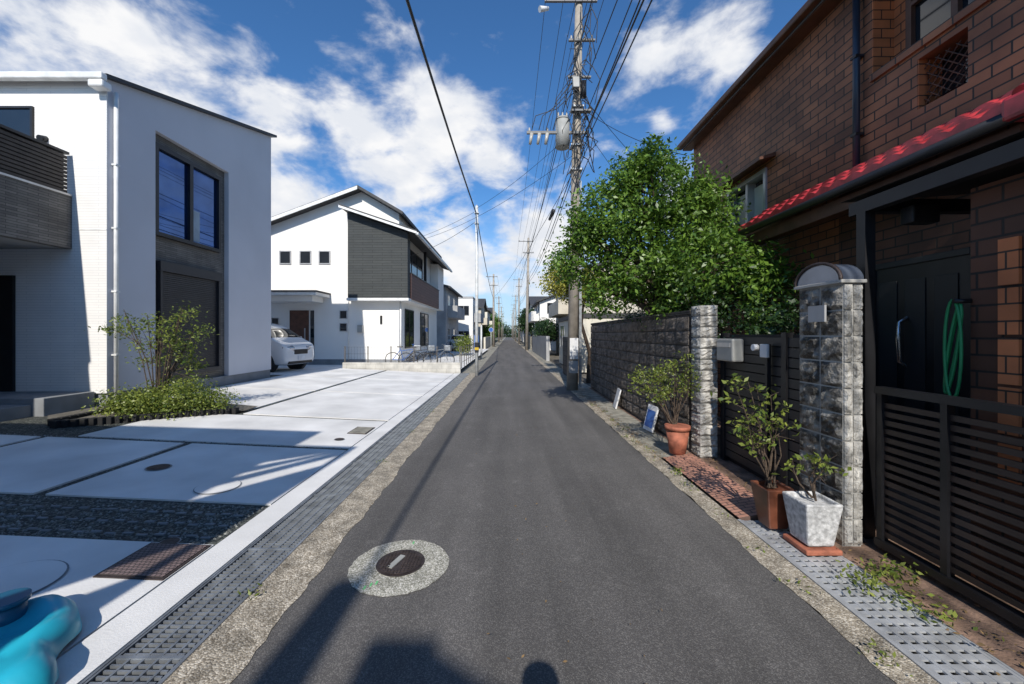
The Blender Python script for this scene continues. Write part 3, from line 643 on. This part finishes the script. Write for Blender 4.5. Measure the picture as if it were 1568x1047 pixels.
mb=empty('letter_box'); box('body',2.6,2.74,4.62,4.98,1.28,1.55,M_tgrey,mb,.02); box('flap',2.592,2.6,4.66,4.94,1.45,1.5,M_alu,mb)
sg=empty('sliding_gate')
boxes('slats',[(2.72,2.735,.6,2.9,.14+i*.062,.14+i*.062+.036) for i in range(16)],mat('dark_brown_gate',(.04,.025,.02),.5),sg); boxes('stiles',[(2.7,2.75,y,y+.04,.05,1.2) for y in (.6,1.3,1.95,2.45,2.88)]+[(2.69,2.76,.6,2.93,1.17,1.22),(2.69,2.76,.6,2.93,.06,.11)],M_black,sg)

# ------------------------------------------------------------ potted plants
def frust(name,x,y,z0,z1,w0,w1,m,parent,bev=.01):
    v=[(x+sx*w0/2,y+sy*w0/2,z0) for sx,sy in((-1,-1),(1,-1),(1,1),(-1,1))]+[(x+sx*w1/2,y+sy*w1/2,z1) for sx,sy in((-1,-1),(1,-1),(1,1),(-1,1))]
    wi=w1*.82
    v+=[(x+sx*wi/2,y+sy*wi/2,z1) for sx,sy in((-1,-1),(1,-1),(1,1),(-1,1))]+[(x+sx*wi/2,y+sy*wi/2,z1-.04) for sx,sy in((-1,-1),(1,-1),(1,1),(-1,1))]
    f=[(0,3,2,1)]+[(i,(i+1)%4,(i+1)%4+4,i+4) for i in range(4)]+[(i+4,(i+1)%4+4,(i+1)%4+8,i+8) for i in range(4)]+[(i+8,(i+1)%4+8,(i+1)%4+12,i+12) for i in range(4)]+[(12,13,14,15)]
    o=mesh_obj(name,v,f,m,parent); fixn(o); b=o.modifiers.new('b','BEVEL'); b.width=bev; b.segments=2; return o
def stems(parent,x,y,z,n,h,sp,seed,m,leafn,ls,lspread,lean=(0,0),per=3):
    rnd=random.Random(seed); ps=[];rs=[];lb=[]
    for i in range(n):
        a=rnd.uniform(0,6.28);r=sp*rnd.uniform(.2,1);hh=h*rnd.uniform(.45,1)
        t=(x+lean[0]+r*math.cos(a),y+lean[1]+r*math.sin(a),z+hh); mid=(x+(t[0]-x)*.45+rnd.uniform(-.06,.06),y+(t[1]-y)*.45+rnd.uniform(-.04,.04),z+hh*.5)
        ps.append([(x+rnd.uniform(-.03,.03),y+rnd.uniform(-.03,.03),z),mid,t]); rs.append([.009,.006,.002])
        for j in range(3):
            u=rnd.uniform(.2,1); q=(mid[0]+(t[0]-mid[0])*u,mid[1]+(t[1]-mid[1])*u,mid[2]+(t[2]-mid[2])*u); w=(q[0]+rnd.uniform(-.14,.14),q[1]+rnd.uniform(-.12,.12),q[2]+rnd.uniform(-.04,.12))
            ps.append([q,w]); rs.append([.003,.0015]); lb.append((*w,.05,.05,.04))
        lb.append((t[0],t[1],t[2]-.03,.06,.06,.07))
    tubes('stems',ps,rs,M_bark,parent); leaves('foliage',lb,leafn,ls,m,parent,seed,per,lspread,.1)
e=empty('potted_shrub'); cyl('pot',(2.22,5.22,.05),(2.22,5.22,.36),.10,.145,M_terra,e,24); cyl('pot_rim',(2.22,5.22,.36),(2.22,5.22,.41),.16,.16,M_terra,e,24)
stems(e,2.2,5.3,.38,18,.95,.42,4,M_leafb,1700,.042,.045,(-.14,.1))
e=empty('potted_plant'); frust('pot',2.18,3.28,.03,.36,.15,.24,M_potb,e)
stems(e,2.17,3.3,.34,11,.92,.24,11,M_leafb,340,.052,.035,(-.12,.02))
e=empty('concrete_planter'); frust('planter',2.27,2.98,.06,.38,.19,.27,M_whpot,e,.015); box('saucer',2.14,2.40,2.85,3.11,.012,.05,M_terra,e,.01)
stems(e,2.3,3.0,.36,4,.36,.14,21,M_leafb,70,.055,.04)
e=empty('weed_clump'); leaves('foliage',[(2.25,2.5,.04,.2,.16,.04),(2.35,2.35,.03,.15,.15,.04),(2.5,2.6,.04,.2,.1,.05),(2.4,2.2,.03,.12,.08,.03)],480,.036,M_leafb,e,31,6,.05,.1)
e=empty('weed_clump'); leaves('foliage',[(1.9+random.uniform(-.08,.12),random.uniform(1.4,10),.015,.05,.06,.02) for _ in range(26)]+[(-1.57,random.uniform(1.5,9),.01,.02,.05,.015) for _ in range(8)],800,.025,M_leafb,e,32,8,.03,.1)
M_dry=mat('dry_leaf',(.22,.14,.06),.8)
e=empty('leaf_litter'); leaves('leaves',[(1.95,y,.012,.12,.4,.004) for y in np.arange(5.2,11,.5)],1100,.03,M_dry,e,33,2,.05,.1,3)
e=empty('leaf_litter'); leaves('leaves',[(2.5,y,.02,.14,.4,.004) for y in np.arange(.8,5,.5)],600,.03,M_dry,e,34,2,.05,.1,3)
e=empty('leaf_litter'); leaves('leaves',[(-1.4,y,.008,.1,.5,.003) for y in np.arange(1,14,.9)]+[(.4,y,.006,1.0,.9,.002) for y in np.arange(2,12,1.5)],220,.02,M_dry,e,35,1,.05,.1,3)
for (x,y,r,c) in ((2.3,6.55,.12,M_blue),(2.3,8.6,-.1,M_sign)):
    e=empty('leaning_sign_board'); o=box('board',-.015,.015,-.16,.16,0,.42,M_sign,e,.005); o.location=(x,y,.02); o.rotation_euler=(0,.25,r)
    o=box('print',-.017,-.0155,-.13,.13,.06,.34,c,e); o.location=(x,y,.02); o.rotation_euler=(0,.25,r)
e=empty('garden_shrub'); leaves('foliage',[(2.95,5.9,1.9,.3,.5,.4),(3.3,5.0,1.7,.35,.5,.35),(2.9,7.5,1.9,.35,.8,.35),(2.9,9,1.8,.3,.9,.35)],8000,.06,M_leafd,e,41)
lob=[(2.55,7.0,4.05,.82,.9,.58),(2.5,7.0,4.62,.34,.4,.30),(2.15,6.9,4.4,.3,.3,.25),(1.8,7.0,3.55,.68,.8,.50),(1.28,7.2,2.9,.48,.6,.38),(3.15,7.0,3.4,.8,.9,.56),(2.45,6.9,2.75,.85,.8,.56),(3.1,6.1,2.65,.75,.7,.48),(3.5,5.75,2.4,.5,.5,.36),(1.85,7.0,2.3,.5,.5,.33),(3.65,5.6,2.0,.28,.35,.38),(3.3,7.0,3.9,.38,.5,.32),(2.9,6.3,2.1,.5,.5,.3),(1.45,7.0,3.35,.33,.4,.28),(1.95,7,4.1,.32,.4,.28)]
tree('garden_tree',(2.9,7.1,0),lob,38000,.082,M_leaf,.10,2,30,.105,shell=.62)
tree('yellow_leaved_tree',(2.75,13.6,0),[(1.75,13.3,3.45,.6,.6,.5),(2.2,13.5,3.3,.7,.7,.6),(1.9,13.4,3.9,.45,.5,.3),(2.6,13.6,3.2,.7,.7,.6)],9000,.09,M_leafy,.08,6)

# ------------------------------------------------------------ utility poles and wires
def upole(x,y,h=11.5,full=False,topx=0):
    e=empty('shadow_pole')
    def at(z): return x+topx*z/h
    cyl('shaft',(x,y,-.1),(x+topx,y,h),.165,.105,M_polec,e,20)
    arms=[(at(h-.35)-1.0,at(h-.35)+.5,y-.16,y-.09,h-.4,h-.33),(at(h-1.5)-.55,at(h-1.5)+.55,y-.18,y-.1,h-1.55,h-1.48)]
    if full: arms=[arms[0],(at(7.4)-1.45,at(7.4)+.25,y-.22,y-.15,7.30,7.37),(at(10)-.3,at(10)+.45,y-.2,y-.13,9.95,10.0),(at(7.9)-.2,at(7.9)+.35,y-.3,y-.14,7.9,7.95),(at(9)-.3,at(9)+.35,y-.2,y-.13,8.9,8.95)]
    boxes('crossarms',arms,M_armst,e)
    for a in arms[:3]:
        for t in np.linspace(a[0]+.08,a[1]-.08,4):
            cyl('insulator',(t,y-.13,a[5]),(t,y-.13,a[5]+.13),.035,.02,M_ceram,e,10)
    if full:
        cyl('transformer',(at(7.4)-.42,y-.1,6.95),(at(7.4)-.42,y-.1,7.72),.2,.2,M_tgrey,e,28); cyl('transformer_lid',(at(7.4)-.42,y-.1,7.72),(at(7.4)-.42,y-.1,7.8),.215,.15,M_tgrey,e,28)
        for k in (-1,0,1): cyl('bushing',(at(7.4)-.42+k*.12,y-.1,7.8),(at(7.4)-.42+k*.12,y-.1,7.95),.03,.02,M_ceram,e,10)
        cyl('joint_box',(at(6)+.18,y-.25,8.3),(at(6)+.18,y-.25,8.75),.08,.08,M_black,e)
        for k in range(3): cyl('cutout',(at(7)-1.35+k*.22,y-.2,7.0),(at(7)-1.3+k*.22,y-.22,7.3),.04,.05,M_ceram,e,10)
        cyl('street_lamp_head',(at(10.8)-1.15,y-.3,10.75),(at(10.8)-.9,y-.2,10.85),.08,.05,M_sign,e,12)
        box('control_box',at(8)-.18,at(8)+.02,y-.33,y-.17,8.55,8.85,M_tgrey,e,.02)
        rnd=random.Random(5); ps=[]
        for k in range(46):
            z=rnd.uniform(6.8,11); a=(at(z)+rnd.uniform(-.25,.35),y-.18+rnd.uniform(-.1,.05),z); b=(at(z)+rnd.uniform(-.45,.5),y-.2,z-rnd.uniform(.4,1.6))
            m_=((a[0]+b[0])/2+rnd.uniform(-.3,.3),y-.3,(a[2]+b[2])/2); ps.append([a,((a[0]+m_[0])/2,y-.25,(a[2]*.6+m_[2]*.4)),m_,b])
        for k in range(4): ps.append([(at(7)-1.3+k*.2,y-.2,7.4),(at(7)-1.2+k*.2,y-.3,7.75),(at(7)-.6,y-.2,8.0+.1*k),(at(8),y-.15,8.6+.2*k)])
        tubes('jumper_wires',ps,.012,M_wire,e)
        boxes('bands',[(at(z)-.17,at(z)+.17,y-.17,y+.17,z,z+.05) for z in (5.2,6.3,7.0,8.1)],M_galv,e)
        for z in np.arange(2.2,10,.45): cyl('step_bolt',(at(z)-.25 if int(z/.45)%2 else at(z)+.25,y,z),(at(z),y,z),.01,.01,M_galv,e,6)
        box('notice_plate',at(1.5)-.12,at(1.5)+.12,y-.175,y-.165,.9,1.5,M_sign,e); box('notice_plate_lower',at(.5)-.13,at(.5)+.13,y-.18,y-.17,.5,.85,M_greyw,e)
        box('cable_duct',at(3)+.13,at(3)+.2,y-.12,y-.05,.1,6,M_galv,e)
    return e
RY=[-17,11.5,40,68,97,126,155,190]
for i,yy in enumerate(RY): upole(1.85,yy,11.5 if i<2 else 11.3,i==1,.2 if i<3 else 0)
for yy in (52,82,112,145): upole(-1.9,yy,9.5)
def wpole(x,y,h,name='steel_pole'):
    e=empty(name); cyl('shaft',(x,y,-.05),(x,y,h),.065,.055,M_polew,e,16); cyl('cap',(x,y,h),(x,y,h+.04),.06,.02,M_polew,e)
    return e
e=wpole(-1.22,15.5,6.6)
boxes('bracket',[(-1.3,-1.14,15.4,15.6,6.3,6.34),(-1.3,-1.14,15.42,15.58,5.9,5.94)],M_galv,e)
box('marker_black',-1.295,-1.145,15.42,15.58,.9,1.3,M_black,e,.01); box('marker_yellow',-1.298,-1.142,15.417,15.583,1.0,1.1,M_yel,e)
e=empty('shadow_pole'); cyl('shaft',(-1.75,-7.2,-.1),(-1.7,-7.2,7.6),.15,.12,M_polec,e,20)  # unseen pole, added with its boxes shaped to cast the road shadow
box('shadow_cabinet',-1.36,-1.0,-7.4,-7.0,6.3,7.14,M_tgrey,e,.01); prism_y('shadow_hood',[(-.998,6.3),(-.5,6.3),(-.5,6.82),(-.998,7.09)],-7.38,-7.02,M_tgrey,e)
boxes('brackets',[(-1.75,-.5,-7.25,-7.15,6.2,6.28),(-1.15,-1.10,-7.25,-7.2,7.14,7.25),(-.7,-.66,-7.25,-7.2,6.9,7.04)],M_galv,e)
W=[];R=[]
def wire(a,b,s,r): W.append(sag(a,b,s)); R.append(r)
wire((-1.55,-7.2,6.75),(-1.25,15.5,6.35),.35,.024); wire((-1.25,15.5,6.35),(-1.9,52,6.3),.5,.02)
for i in range(len(RY)-1):
    a,b=RY[i],RY[i+1]
    for dx in (-.92,-.4,.1,.47): wire((2.0+dx,a-.13,11.28),(2.0+dx,b-.13,11.25 if i>0 else 11.28),.45,.008)
    for dx in (-.3,.0,.4): wire((2.0+dx,a-.13,10.15),(2.0+dx,b-.13,10.1),.5,.008)
    for dx,z,r in ((-.2,8.9,.014),(.25,7.9,.012),(.2,7.3,.018),(.15,6.9,.014)): wire((1.98+dx,a-.1,z),(1.98+dx,b-.1,z),.55,r)
for a,b in ((52,82),(82,112),(112,145)):
    for dx in(-.6,.0,.5): wire((-1.9+dx,a,9.2),(-1.9+dx,b,9.2),.4,.01)
wire((1.95,11.4,7.5),(-1.25,15.5,6.5),.15,.006); wire((1.95,11.4,6.8),(-4.6,18.6,5.9),.4,.006); wire((-1.25,15.5,6.4),(-4.6,18.6,6.0),.1,.006)
wire((1.95,11.4,8.2),(4.0,8.9,5.6),.2,.008); wire((2.0,11.4,8.6),(8,16,6),.3,.008); wire((2.0,11.4,7.8),(9,22,7),.3,.008)
wire((1.9,11.4,6.3),(-1.9,52,6.5),.5,.01); wire((1.98,11.4,9.2),(1.2,40,7.5),.6,.01)
wire((2.05,11.4,7.0),(2.35,-17,8.6),.6,.014); wire((2.05,11.4,8.4),(3.3,-17,9.6),.5,.012); wire((-1.25,15.5,6.0),(-5.2,19,5.2),.2,.008)
tubes('power_lines',W,R,M_wire)
e=empty('cable_splice'); cyl('splice',(1.60,14.0,5.95),(1.53,14.7,5.85),.07,.05,M_black,e)

# ------------------------------------------------------------ background town
def bhouse(name,x0,x1,y0,y1,h,wm,rm,ridge=None,rh=1.6,seed=0):
    e=empty(name); rnd=random.Random(seed)
    box('walls',x0,x1,y0,y1,0,h,wm,e)
    if ridge=='y':
        xm=(x0+x1)/2
        prism_y('roof',[(x0-.4,h-.1),(xm,h+rh),(x1+.4,h-.1),(x1+.4,h+.06),(xm,h+rh+.16),(x0-.4,h+.06)],y0-.4,y1+.4,rm,e); prism_y('gable',[(x0,h),(x1,h),(xm,h+rh)],y0+.01,y1-.01,wm,e)
    elif ridge=='x':
        ym=(y0+y1)/2
        prism_x('roof',[(y0-.4,h-.1),(ym,h+rh),(y1+.4,h-.1),(y1+.4,h+.06),(ym,h+rh+.16),(y0-.4,h+.06)],x0-.4,x1+.4,rm,e); prism_x('gable',[(y0,h),(y1,h),(ym,h+rh)],x0+.01,x1-.01,wm,e)
    else: box('parapet',x0-.05,x1+.05,y0-.05,y1+.05,h+.002,h+.2,rm,e)
    sx,xs=((1,x1) if x1<0 else (-1,x0)); z=.9
    while z<h-1:
        y=y0+.8
        while y<y1-1.8:
            win_x(xs,sx,y,y+1.5,z,z+1.2,e,M_glass,M_alu); y+=3.2
        x=x0+.7
        while x<x1-1.5:
            win_y(y0,x,x+1.2,z,z+1.1,e,M_glass,M_alu,1); x+=2.9
        z+=2.8
    if h>4: box('balcony',(x1 if sx>0 else x0-.8),(x1+.8 if sx>0 else x0),y0+1,y1-1.5,3,4.0,wm if rnd.random()<.5 else M_greyw,e)
    return e
bhouse('grey_house',-14,-5.0,32,40,5.4,M_greyw,M_roofd,'y',1.2,1)
bhouse('white_house',-12,-3.9,44,52,5.6,M_white2,M_greyw,None,1,2)
bhouse('beige_house',-12,-3.8,56,65,5.4,M_beige,M_roofd,'x',1.5,3)
bhouse('cream_house',-12,-3.6,69,80,5.8,M_creamw,M_roofd,'y',1.4,4)
bhouse('white_house',-13,-3.8,84,95,6,M_white2,M_roofd,'x',1.5,5)
bhouse('grey_house',-12,-3.6,99,112,5.6,M_greyw,M_roofd,'y',1.4,6)
bhouse('storage_shed',2.95,9,16.8,23,2.3,M_creamw,M_roofd,None,1,7)
bhouse('beige_house',4.2,12,26,35,5.4,M_beige,M_roofd,'y',1.5,8)
bhouse('white_house',3.2,11,40,49,4.9,M_white2,M_roofd,'y',1.5,9)
bhouse('cream_house',3.4,12,54,64,5.6,M_creamw,M_roofd,'x',1.5,10)
bhouse('grey_house',3.2,12,68,80,6,M_greyw,M_roofd,'y',1.5,11)
bhouse('white_house',3.2,12,84,96,5.6,M_white2,M_roofd,'y',1.5,12)
bhouse('beige_house',3.2,12,100,116,6,M_beige,M_roofd,'y',1.5,13)
def apartment(x0,x1,y0,y1,fl):
    e=empty('apartment_building'); h=fl*2.9; box('walls',x0,x1,y0,y1,0,h,M_creamw,e)
    boxes('balcony_fronts',[(x0,x1,y0-1.2,y0-1.1,.2+i*2.9,1.3+i*2.9) for i in range(fl)]+[(x0,x1,y0-1.1,y0,i*2.9,.15+i*2.9) for i in range(1,fl)],M_white2,e)
    boxes('windows',[(x,x+2,y0-.05,y0-.01,.4+i*2.9,2.3+i*2.9) for i in range(fl) for x in np.arange(x0+.6,x1-2,3)],M_glass,e)
    box('stair_tower',x0+1,x0+4,y0+2,y0+6,h,h+2.5,M_greyw,e)
apartment(-13,-5.5,170,182,4); apartment(-40,-18,120,134,4); apartment(6,18,190,205,3); apartment(-70,-45,170,185,6); apartment(30,55,160,175,5)
for (x0,x1,y0,y1,h) in ((-30,-18,30,40,5),(-34,-18,50,62,6),(-30,-16,70,84,6),(16,28,30,42,6),(15,28,60,72,6)):
    bhouse('distant_house',x0,x1,y0,y1,h,M_beige,M_roofd,'x',1.8,int(y0))
box('grey_garden_wall',2.3,2.5,24,38,-.05,1.5,M_greyw); box('concrete_garden_wall',2.35,2.5,42,60,-.05,1.4,M_concR); box('brown_garden_wall',2.25,2.45,13.4,16.4,-.05,1.5,M_wallD)
box('cream_garden_wall',-2.7,-2.5,44,66,-.05,1.3,M_creamw)
e=empty('hedge'); leaves('foliage',[(3.1,30+i*1.1,2.0,.7,.8,.7) for i in range(7)],9000,.16,M_leafd,e,51,spread=.2)
e=empty('hedge'); leaves('foliage',[(-3.1,60+i*1.5,1.8,.9,1,1.2) for i in range(5)],7000,.22,M_leaf,e,52,spread=.25)
e=empty('garden_shrub'); leaves('foliage',[(-3.1,27+i*1.1,.9,.5,.5,.6) for i in range(3)],2500,.12,M_leafb,e,53)
tree('street_tree',(3.2,52,0),[(3.0,52,3.6,1.5,1.5,1.3),(2.4,51.5,2.8,1,1,.8)],6000,.25,M_leafd,.15,7,spread=.25)
tree('street_tree',(-3.4,84,0),[(-3.2,83,4,1.8,1.8,1.6)],5000,.3,M_leaf,.15,8,spread=.3)
e=empty('distant_trees'); leaves('foliage',[(random.uniform(-40,40),random.uniform(225,260),random.uniform(2,6),6,5,4) for _ in range(26)],22000,.9,M_leafd,e,54,spread=1)
def sign(x,y,h,m):
    e=empty('traffic_sign'); cyl('post',(x,y,0),(x,y,h),.03,.03,M_polew,e,10); cyl('plate',(x,y-.04,h-.3),(x,y-.02,h-.3),.22,.22,m,e,28); cyl('rim',(x,y-.035,h-.3),(x,y-.015,h-.3),.24,.24,M_sign,e,28)
sign(-1.8,42,2.4,M_blue)
e=empty('banner_flag'); cyl('pole',(-2.1,24.5,0),(-2.1,24.5,1.6),.012,.012,M_polew,e,8); box('cloth',-2.08,-1.8,24.49,24.51,.6,1.55,M_blue,e)
wpole(-1.75,26,2.2,'guard_post')

# ------------------------------------------------------------ neighbour house behind/left of the viewpoint (casts the driveway shade)
nb=empty('neighbour_house')
box('walls',-16,-3.52,-9,-1.4,0,5.9,M_white2,nb); box('roof_slab',-16.2,-3.5,-9.2,-1.3,5.902,6.05,M_roofd,nb)
def band(c0,c1):  # slotted screen added, shaped so sun lays diagonal stripes on the driveway
    xa,xb=-3.5,-2.62
    def zz(x,c): return max(0,min(5.6,4.125+1.3*(x+3.40)+c))
    p=[(xa,zz(xa,c0)),(xb,zz(xb,c0)),(xb,zz(xb,c1)),(xa,zz(xa,c1))]
    prism_y('stripe_screen_band',p,-1.56,-1.5,M_greyw,nb)
for a,b in ((-5,-1.78),(-1.42,-.08),(.26,.44),(.62,.82),(.98,1.9)): band(a,b)
boxes('stripe_screen_posts',[(-2.70,-2.62,-1.64,-1.565,0,5.5),(-3.5,-3.42,-1.64,-1.565,0,5.5)],M_greyw,nb)
win_y(-1.4,-7,-5,.8,2.6,nb,M_glass,M_alu,1)

# ------------------------------------------------------------ photographer
def person():
    e=empty('photographer')
    J={'pel':(0,-.34,.94,.14),'sp':(0,-.34,1.14,.13),'ch':(0,-.33,1.33,.15),'nk':(0,-.31,1.50,.055),'hd':(0,-.28,1.61,.10),'ht':(0,-.28,1.73,.10)}
    E=[('pel','sp'),('sp','ch'),('ch','nk'),('nk','hd'),('hd','ht')]
    for s,n_ in((-1,'l'),(1,'r')):
        J['sh'+n_]=(s*.17,-.33,1.38,.065);J['el'+n_]=(s*.22,-.2,1.14,.045);J['wr'+n_]=(s*.08,-.14,1.36,.03);J['ha'+n_]=(s*.06,-.13,1.42,.035)
        J['hp'+n_]=(s*.1,-.34,.86,.1);J['kn'+n_]=(s*.12,-.32,.48,.07);J['an'+n_]=(s*.13,-.36,.09,.045);J['to'+n_]=(s*.14,-.2,.04,.04)
        E+=[('ch','sh'+n_),('sh'+n_,'el'+n_),('el'+n_,'wr'+n_),('wr'+n_,'ha'+n_),('pel','hp'+n_),('hp'+n_,'kn'+n_),('kn'+n_,'an'+n_),('an'+n_,'to'+n_)]
    K=list(J); me=bpy.data.meshes.new('body'); me.from_pydata([J[k][:3] for k in K],[(K.index(a),K.index(b)) for a,b in E],[]); me.materials.append(M_cloth)
    o=link(bpy.data.objects.new('body',me),e); o.modifiers.new('skin','SKIN')
    if len(me.skin_vertices):
        for i,k in enumerate(K): me.skin_vertices[0].data[i].radius=(J[k][3],J[k][3]); me.skin_vertices[0].data[i].use_root=(i==0)
    o.modifiers.new('sub','SUBSURF').levels=2
    box('camera_body',-.06,.06,-.15,-.09,1.42,1.51,M_black,e,.01)
person()

# ------------------------------------------------------------ sun, sky, camera
EL=math.radians(38); AZ=math.radians(4)
sd=bpy.data.lights.new('sun','SUN'); sd.energy=5.0; sd.angle=math.radians(.5); sd.color=(1,.945,.86)
so=link(bpy.data.objects.new('sun',sd)); so.rotation_euler=Vector((math.sin(AZ)*math.cos(EL),math.cos(AZ)*math.cos(EL),-math.sin(EL))).to_track_quat('-Z','Y').to_euler()
w=bpy.data.worlds.new('World'); S.world=w; w.use_nodes=True; N=w.node_tree.nodes; L=w.node_tree.links
bg=N['Background']; bg.inputs['Strength'].default_value=.1
sk=N.new('ShaderNodeTexSky'); sk.sky_type='NISHITA'; sk.sun_disc=False; sk.sun_elevation=EL; sk.sun_rotation=math.pi+AZ; sk.air_density=1.0; sk.dust_density=.3; sk.ozone_density=2
tc=N.new('ShaderNodeTexCoord')
nm=N.new('ShaderNodeVectorMath'); nm.operation='NORMALIZE'; L.new(tc.outputs['Generated'],nm.inputs[0])
blobs=[((-1.2,1,.68),.30),((-1.0,1,.66),.20),((-.80,1,.54),.17),((-.60,1,.48),.16),((-.36,1,.50),.16),((-.17,1,.52),.17),((-.05,1,.45),.13),((-.25,1,.42),.14),((-.52,1,.36),.12),
 ((.36,1,.74),.09),((.53,1,.73),.10),((.38,1,.54),.05),((.05,1,.20),.22),((-.14,1,.2),.2),((-.4,1,.28),.12),((-.6,1,.3),.14),((-1.3,1,.3),.3),((.9,1,.3),.4)]
cur=None
for d,r in blobs:
    dv=Vector(d).normalized(); ds=N.new('ShaderNodeVectorMath'); ds.operation='DISTANCE'; L.new(nm.outputs[0],ds.inputs[0]); ds.inputs[1].default_value=dv
    mr=N.new('ShaderNodeMapRange'); mr.inputs[1].default_value=r*1.15; mr.inputs[2].default_value=r*.15; L.new(ds.outputs['Value'],mr.inputs[0])
    if cur is None: cur=mr.outputs[0]
    else:
        mm=N.new('ShaderNodeMath'); mm.operation='MAXIMUM'; L.new(cur,mm.inputs[0]); L.new(mr.outputs[0],mm.inputs[1]); cur=mm.outputs[0]
mp=N.new('ShaderNodeMapping'); mp.inputs['Scale'].default_value=(1,1,1.8); mp.inputs['Rotation'].default_value=(0,.25,0); L.new(nm.outputs[0],mp.inputs[0])
nz=N.new('ShaderNodeTexNoise'); nz.inputs['Scale'].default_value=7.5; nz.inputs['Detail'].default_value=8; nz.inputs['Roughness'].default_value=.56; nz.inputs['Distortion'].default_value=.2; L.new(mp.outputs[0],nz.inputs['Vector'])
ad=N.new('ShaderNodeMath'); ad.operation='MULTIPLY_ADD'; ad.inputs[1].default_value=.32; L.new(cur,ad.inputs[0]); L.new(nz.outputs['Fac'],ad.inputs[2])
cr=N.new('ShaderNodeMapRange'); cr.interpolation_type='SMOOTHSTEP'; cr.inputs[1].default_value=.56; cr.inputs[2].default_value=.85; L.new(ad.outputs[0],cr.inputs[0])
sh_=N.new('ShaderNodeMapRange'); sh_.inputs[1].default_value=.42; sh_.inputs[2].default_value=.62
n2=N.new('ShaderNodeTexNoise'); n2.inputs['Scale'].default_value=11; n2.inputs['Detail'].default_value=4; L.new(mp.outputs[0],n2.inputs['Vector']); L.new(n2.outputs['Fac'],sh_.inputs[0])
cc=N.new('ShaderNodeMix'); cc.data_type='RGBA'; cc.inputs[6].default_value=(8.0,8.3,8.9,1); cc.inputs[7].default_value=(9.6,9.6,9.7,1); L.new(sh_.outputs[0],cc.inputs[0])
tint=N.new('ShaderNodeMix'); tint.data_type='RGBA'; tint.blend_type='MULTIPLY'; tint.inputs[0].default_value=1; L.new(sk.outputs[0],tint.inputs[6]); tint.inputs[7].default_value=(.60,1.08,1.5,1)
# pale haze towards the horizon
sz=N.new('ShaderNodeSeparateXYZ'); L.new(nm.outputs[0],sz.inputs[0])
hz=N.new('ShaderNodeMapRange'); hz.interpolation_type='SMOOTHSTEP'; hz.inputs[1].default_value=.34; hz.inputs[2].default_value=.0; hz.inputs[4].default_value=.85; L.new(sz.outputs[2],hz.inputs[0])
hm=N.new('ShaderNodeMix'); hm.data_type='RGBA'; L.new(hz.outputs[0],hm.inputs[0]); L.new(tint.outputs[2],hm.inputs[6]); hm.inputs[7].default_value=(5.8,7.6,9.4,1)
mx=N.new('ShaderNodeMix'); mx.data_type='RGBA'; L.new(cr.outputs[0],mx.inputs[0]); L.new(hm.outputs[2],mx.inputs[6]); L.new(cc.outputs[2],mx.inputs[7]); L.new(mx.outputs[2],bg.inputs['Color'])
cd=bpy.data.cameras.new('camera'); cd.sensor_width=36; cd.lens=14.0; cd.clip_start=.02; cd.clip_end=3000; cd.shift_x=.0038; cd.shift_y=-.0073
co=link(bpy.data.objects.new('camera',cd)); co.location=(0,0,1.6); co.rotation_euler=(math.pi/2,0,0); S.camera=co
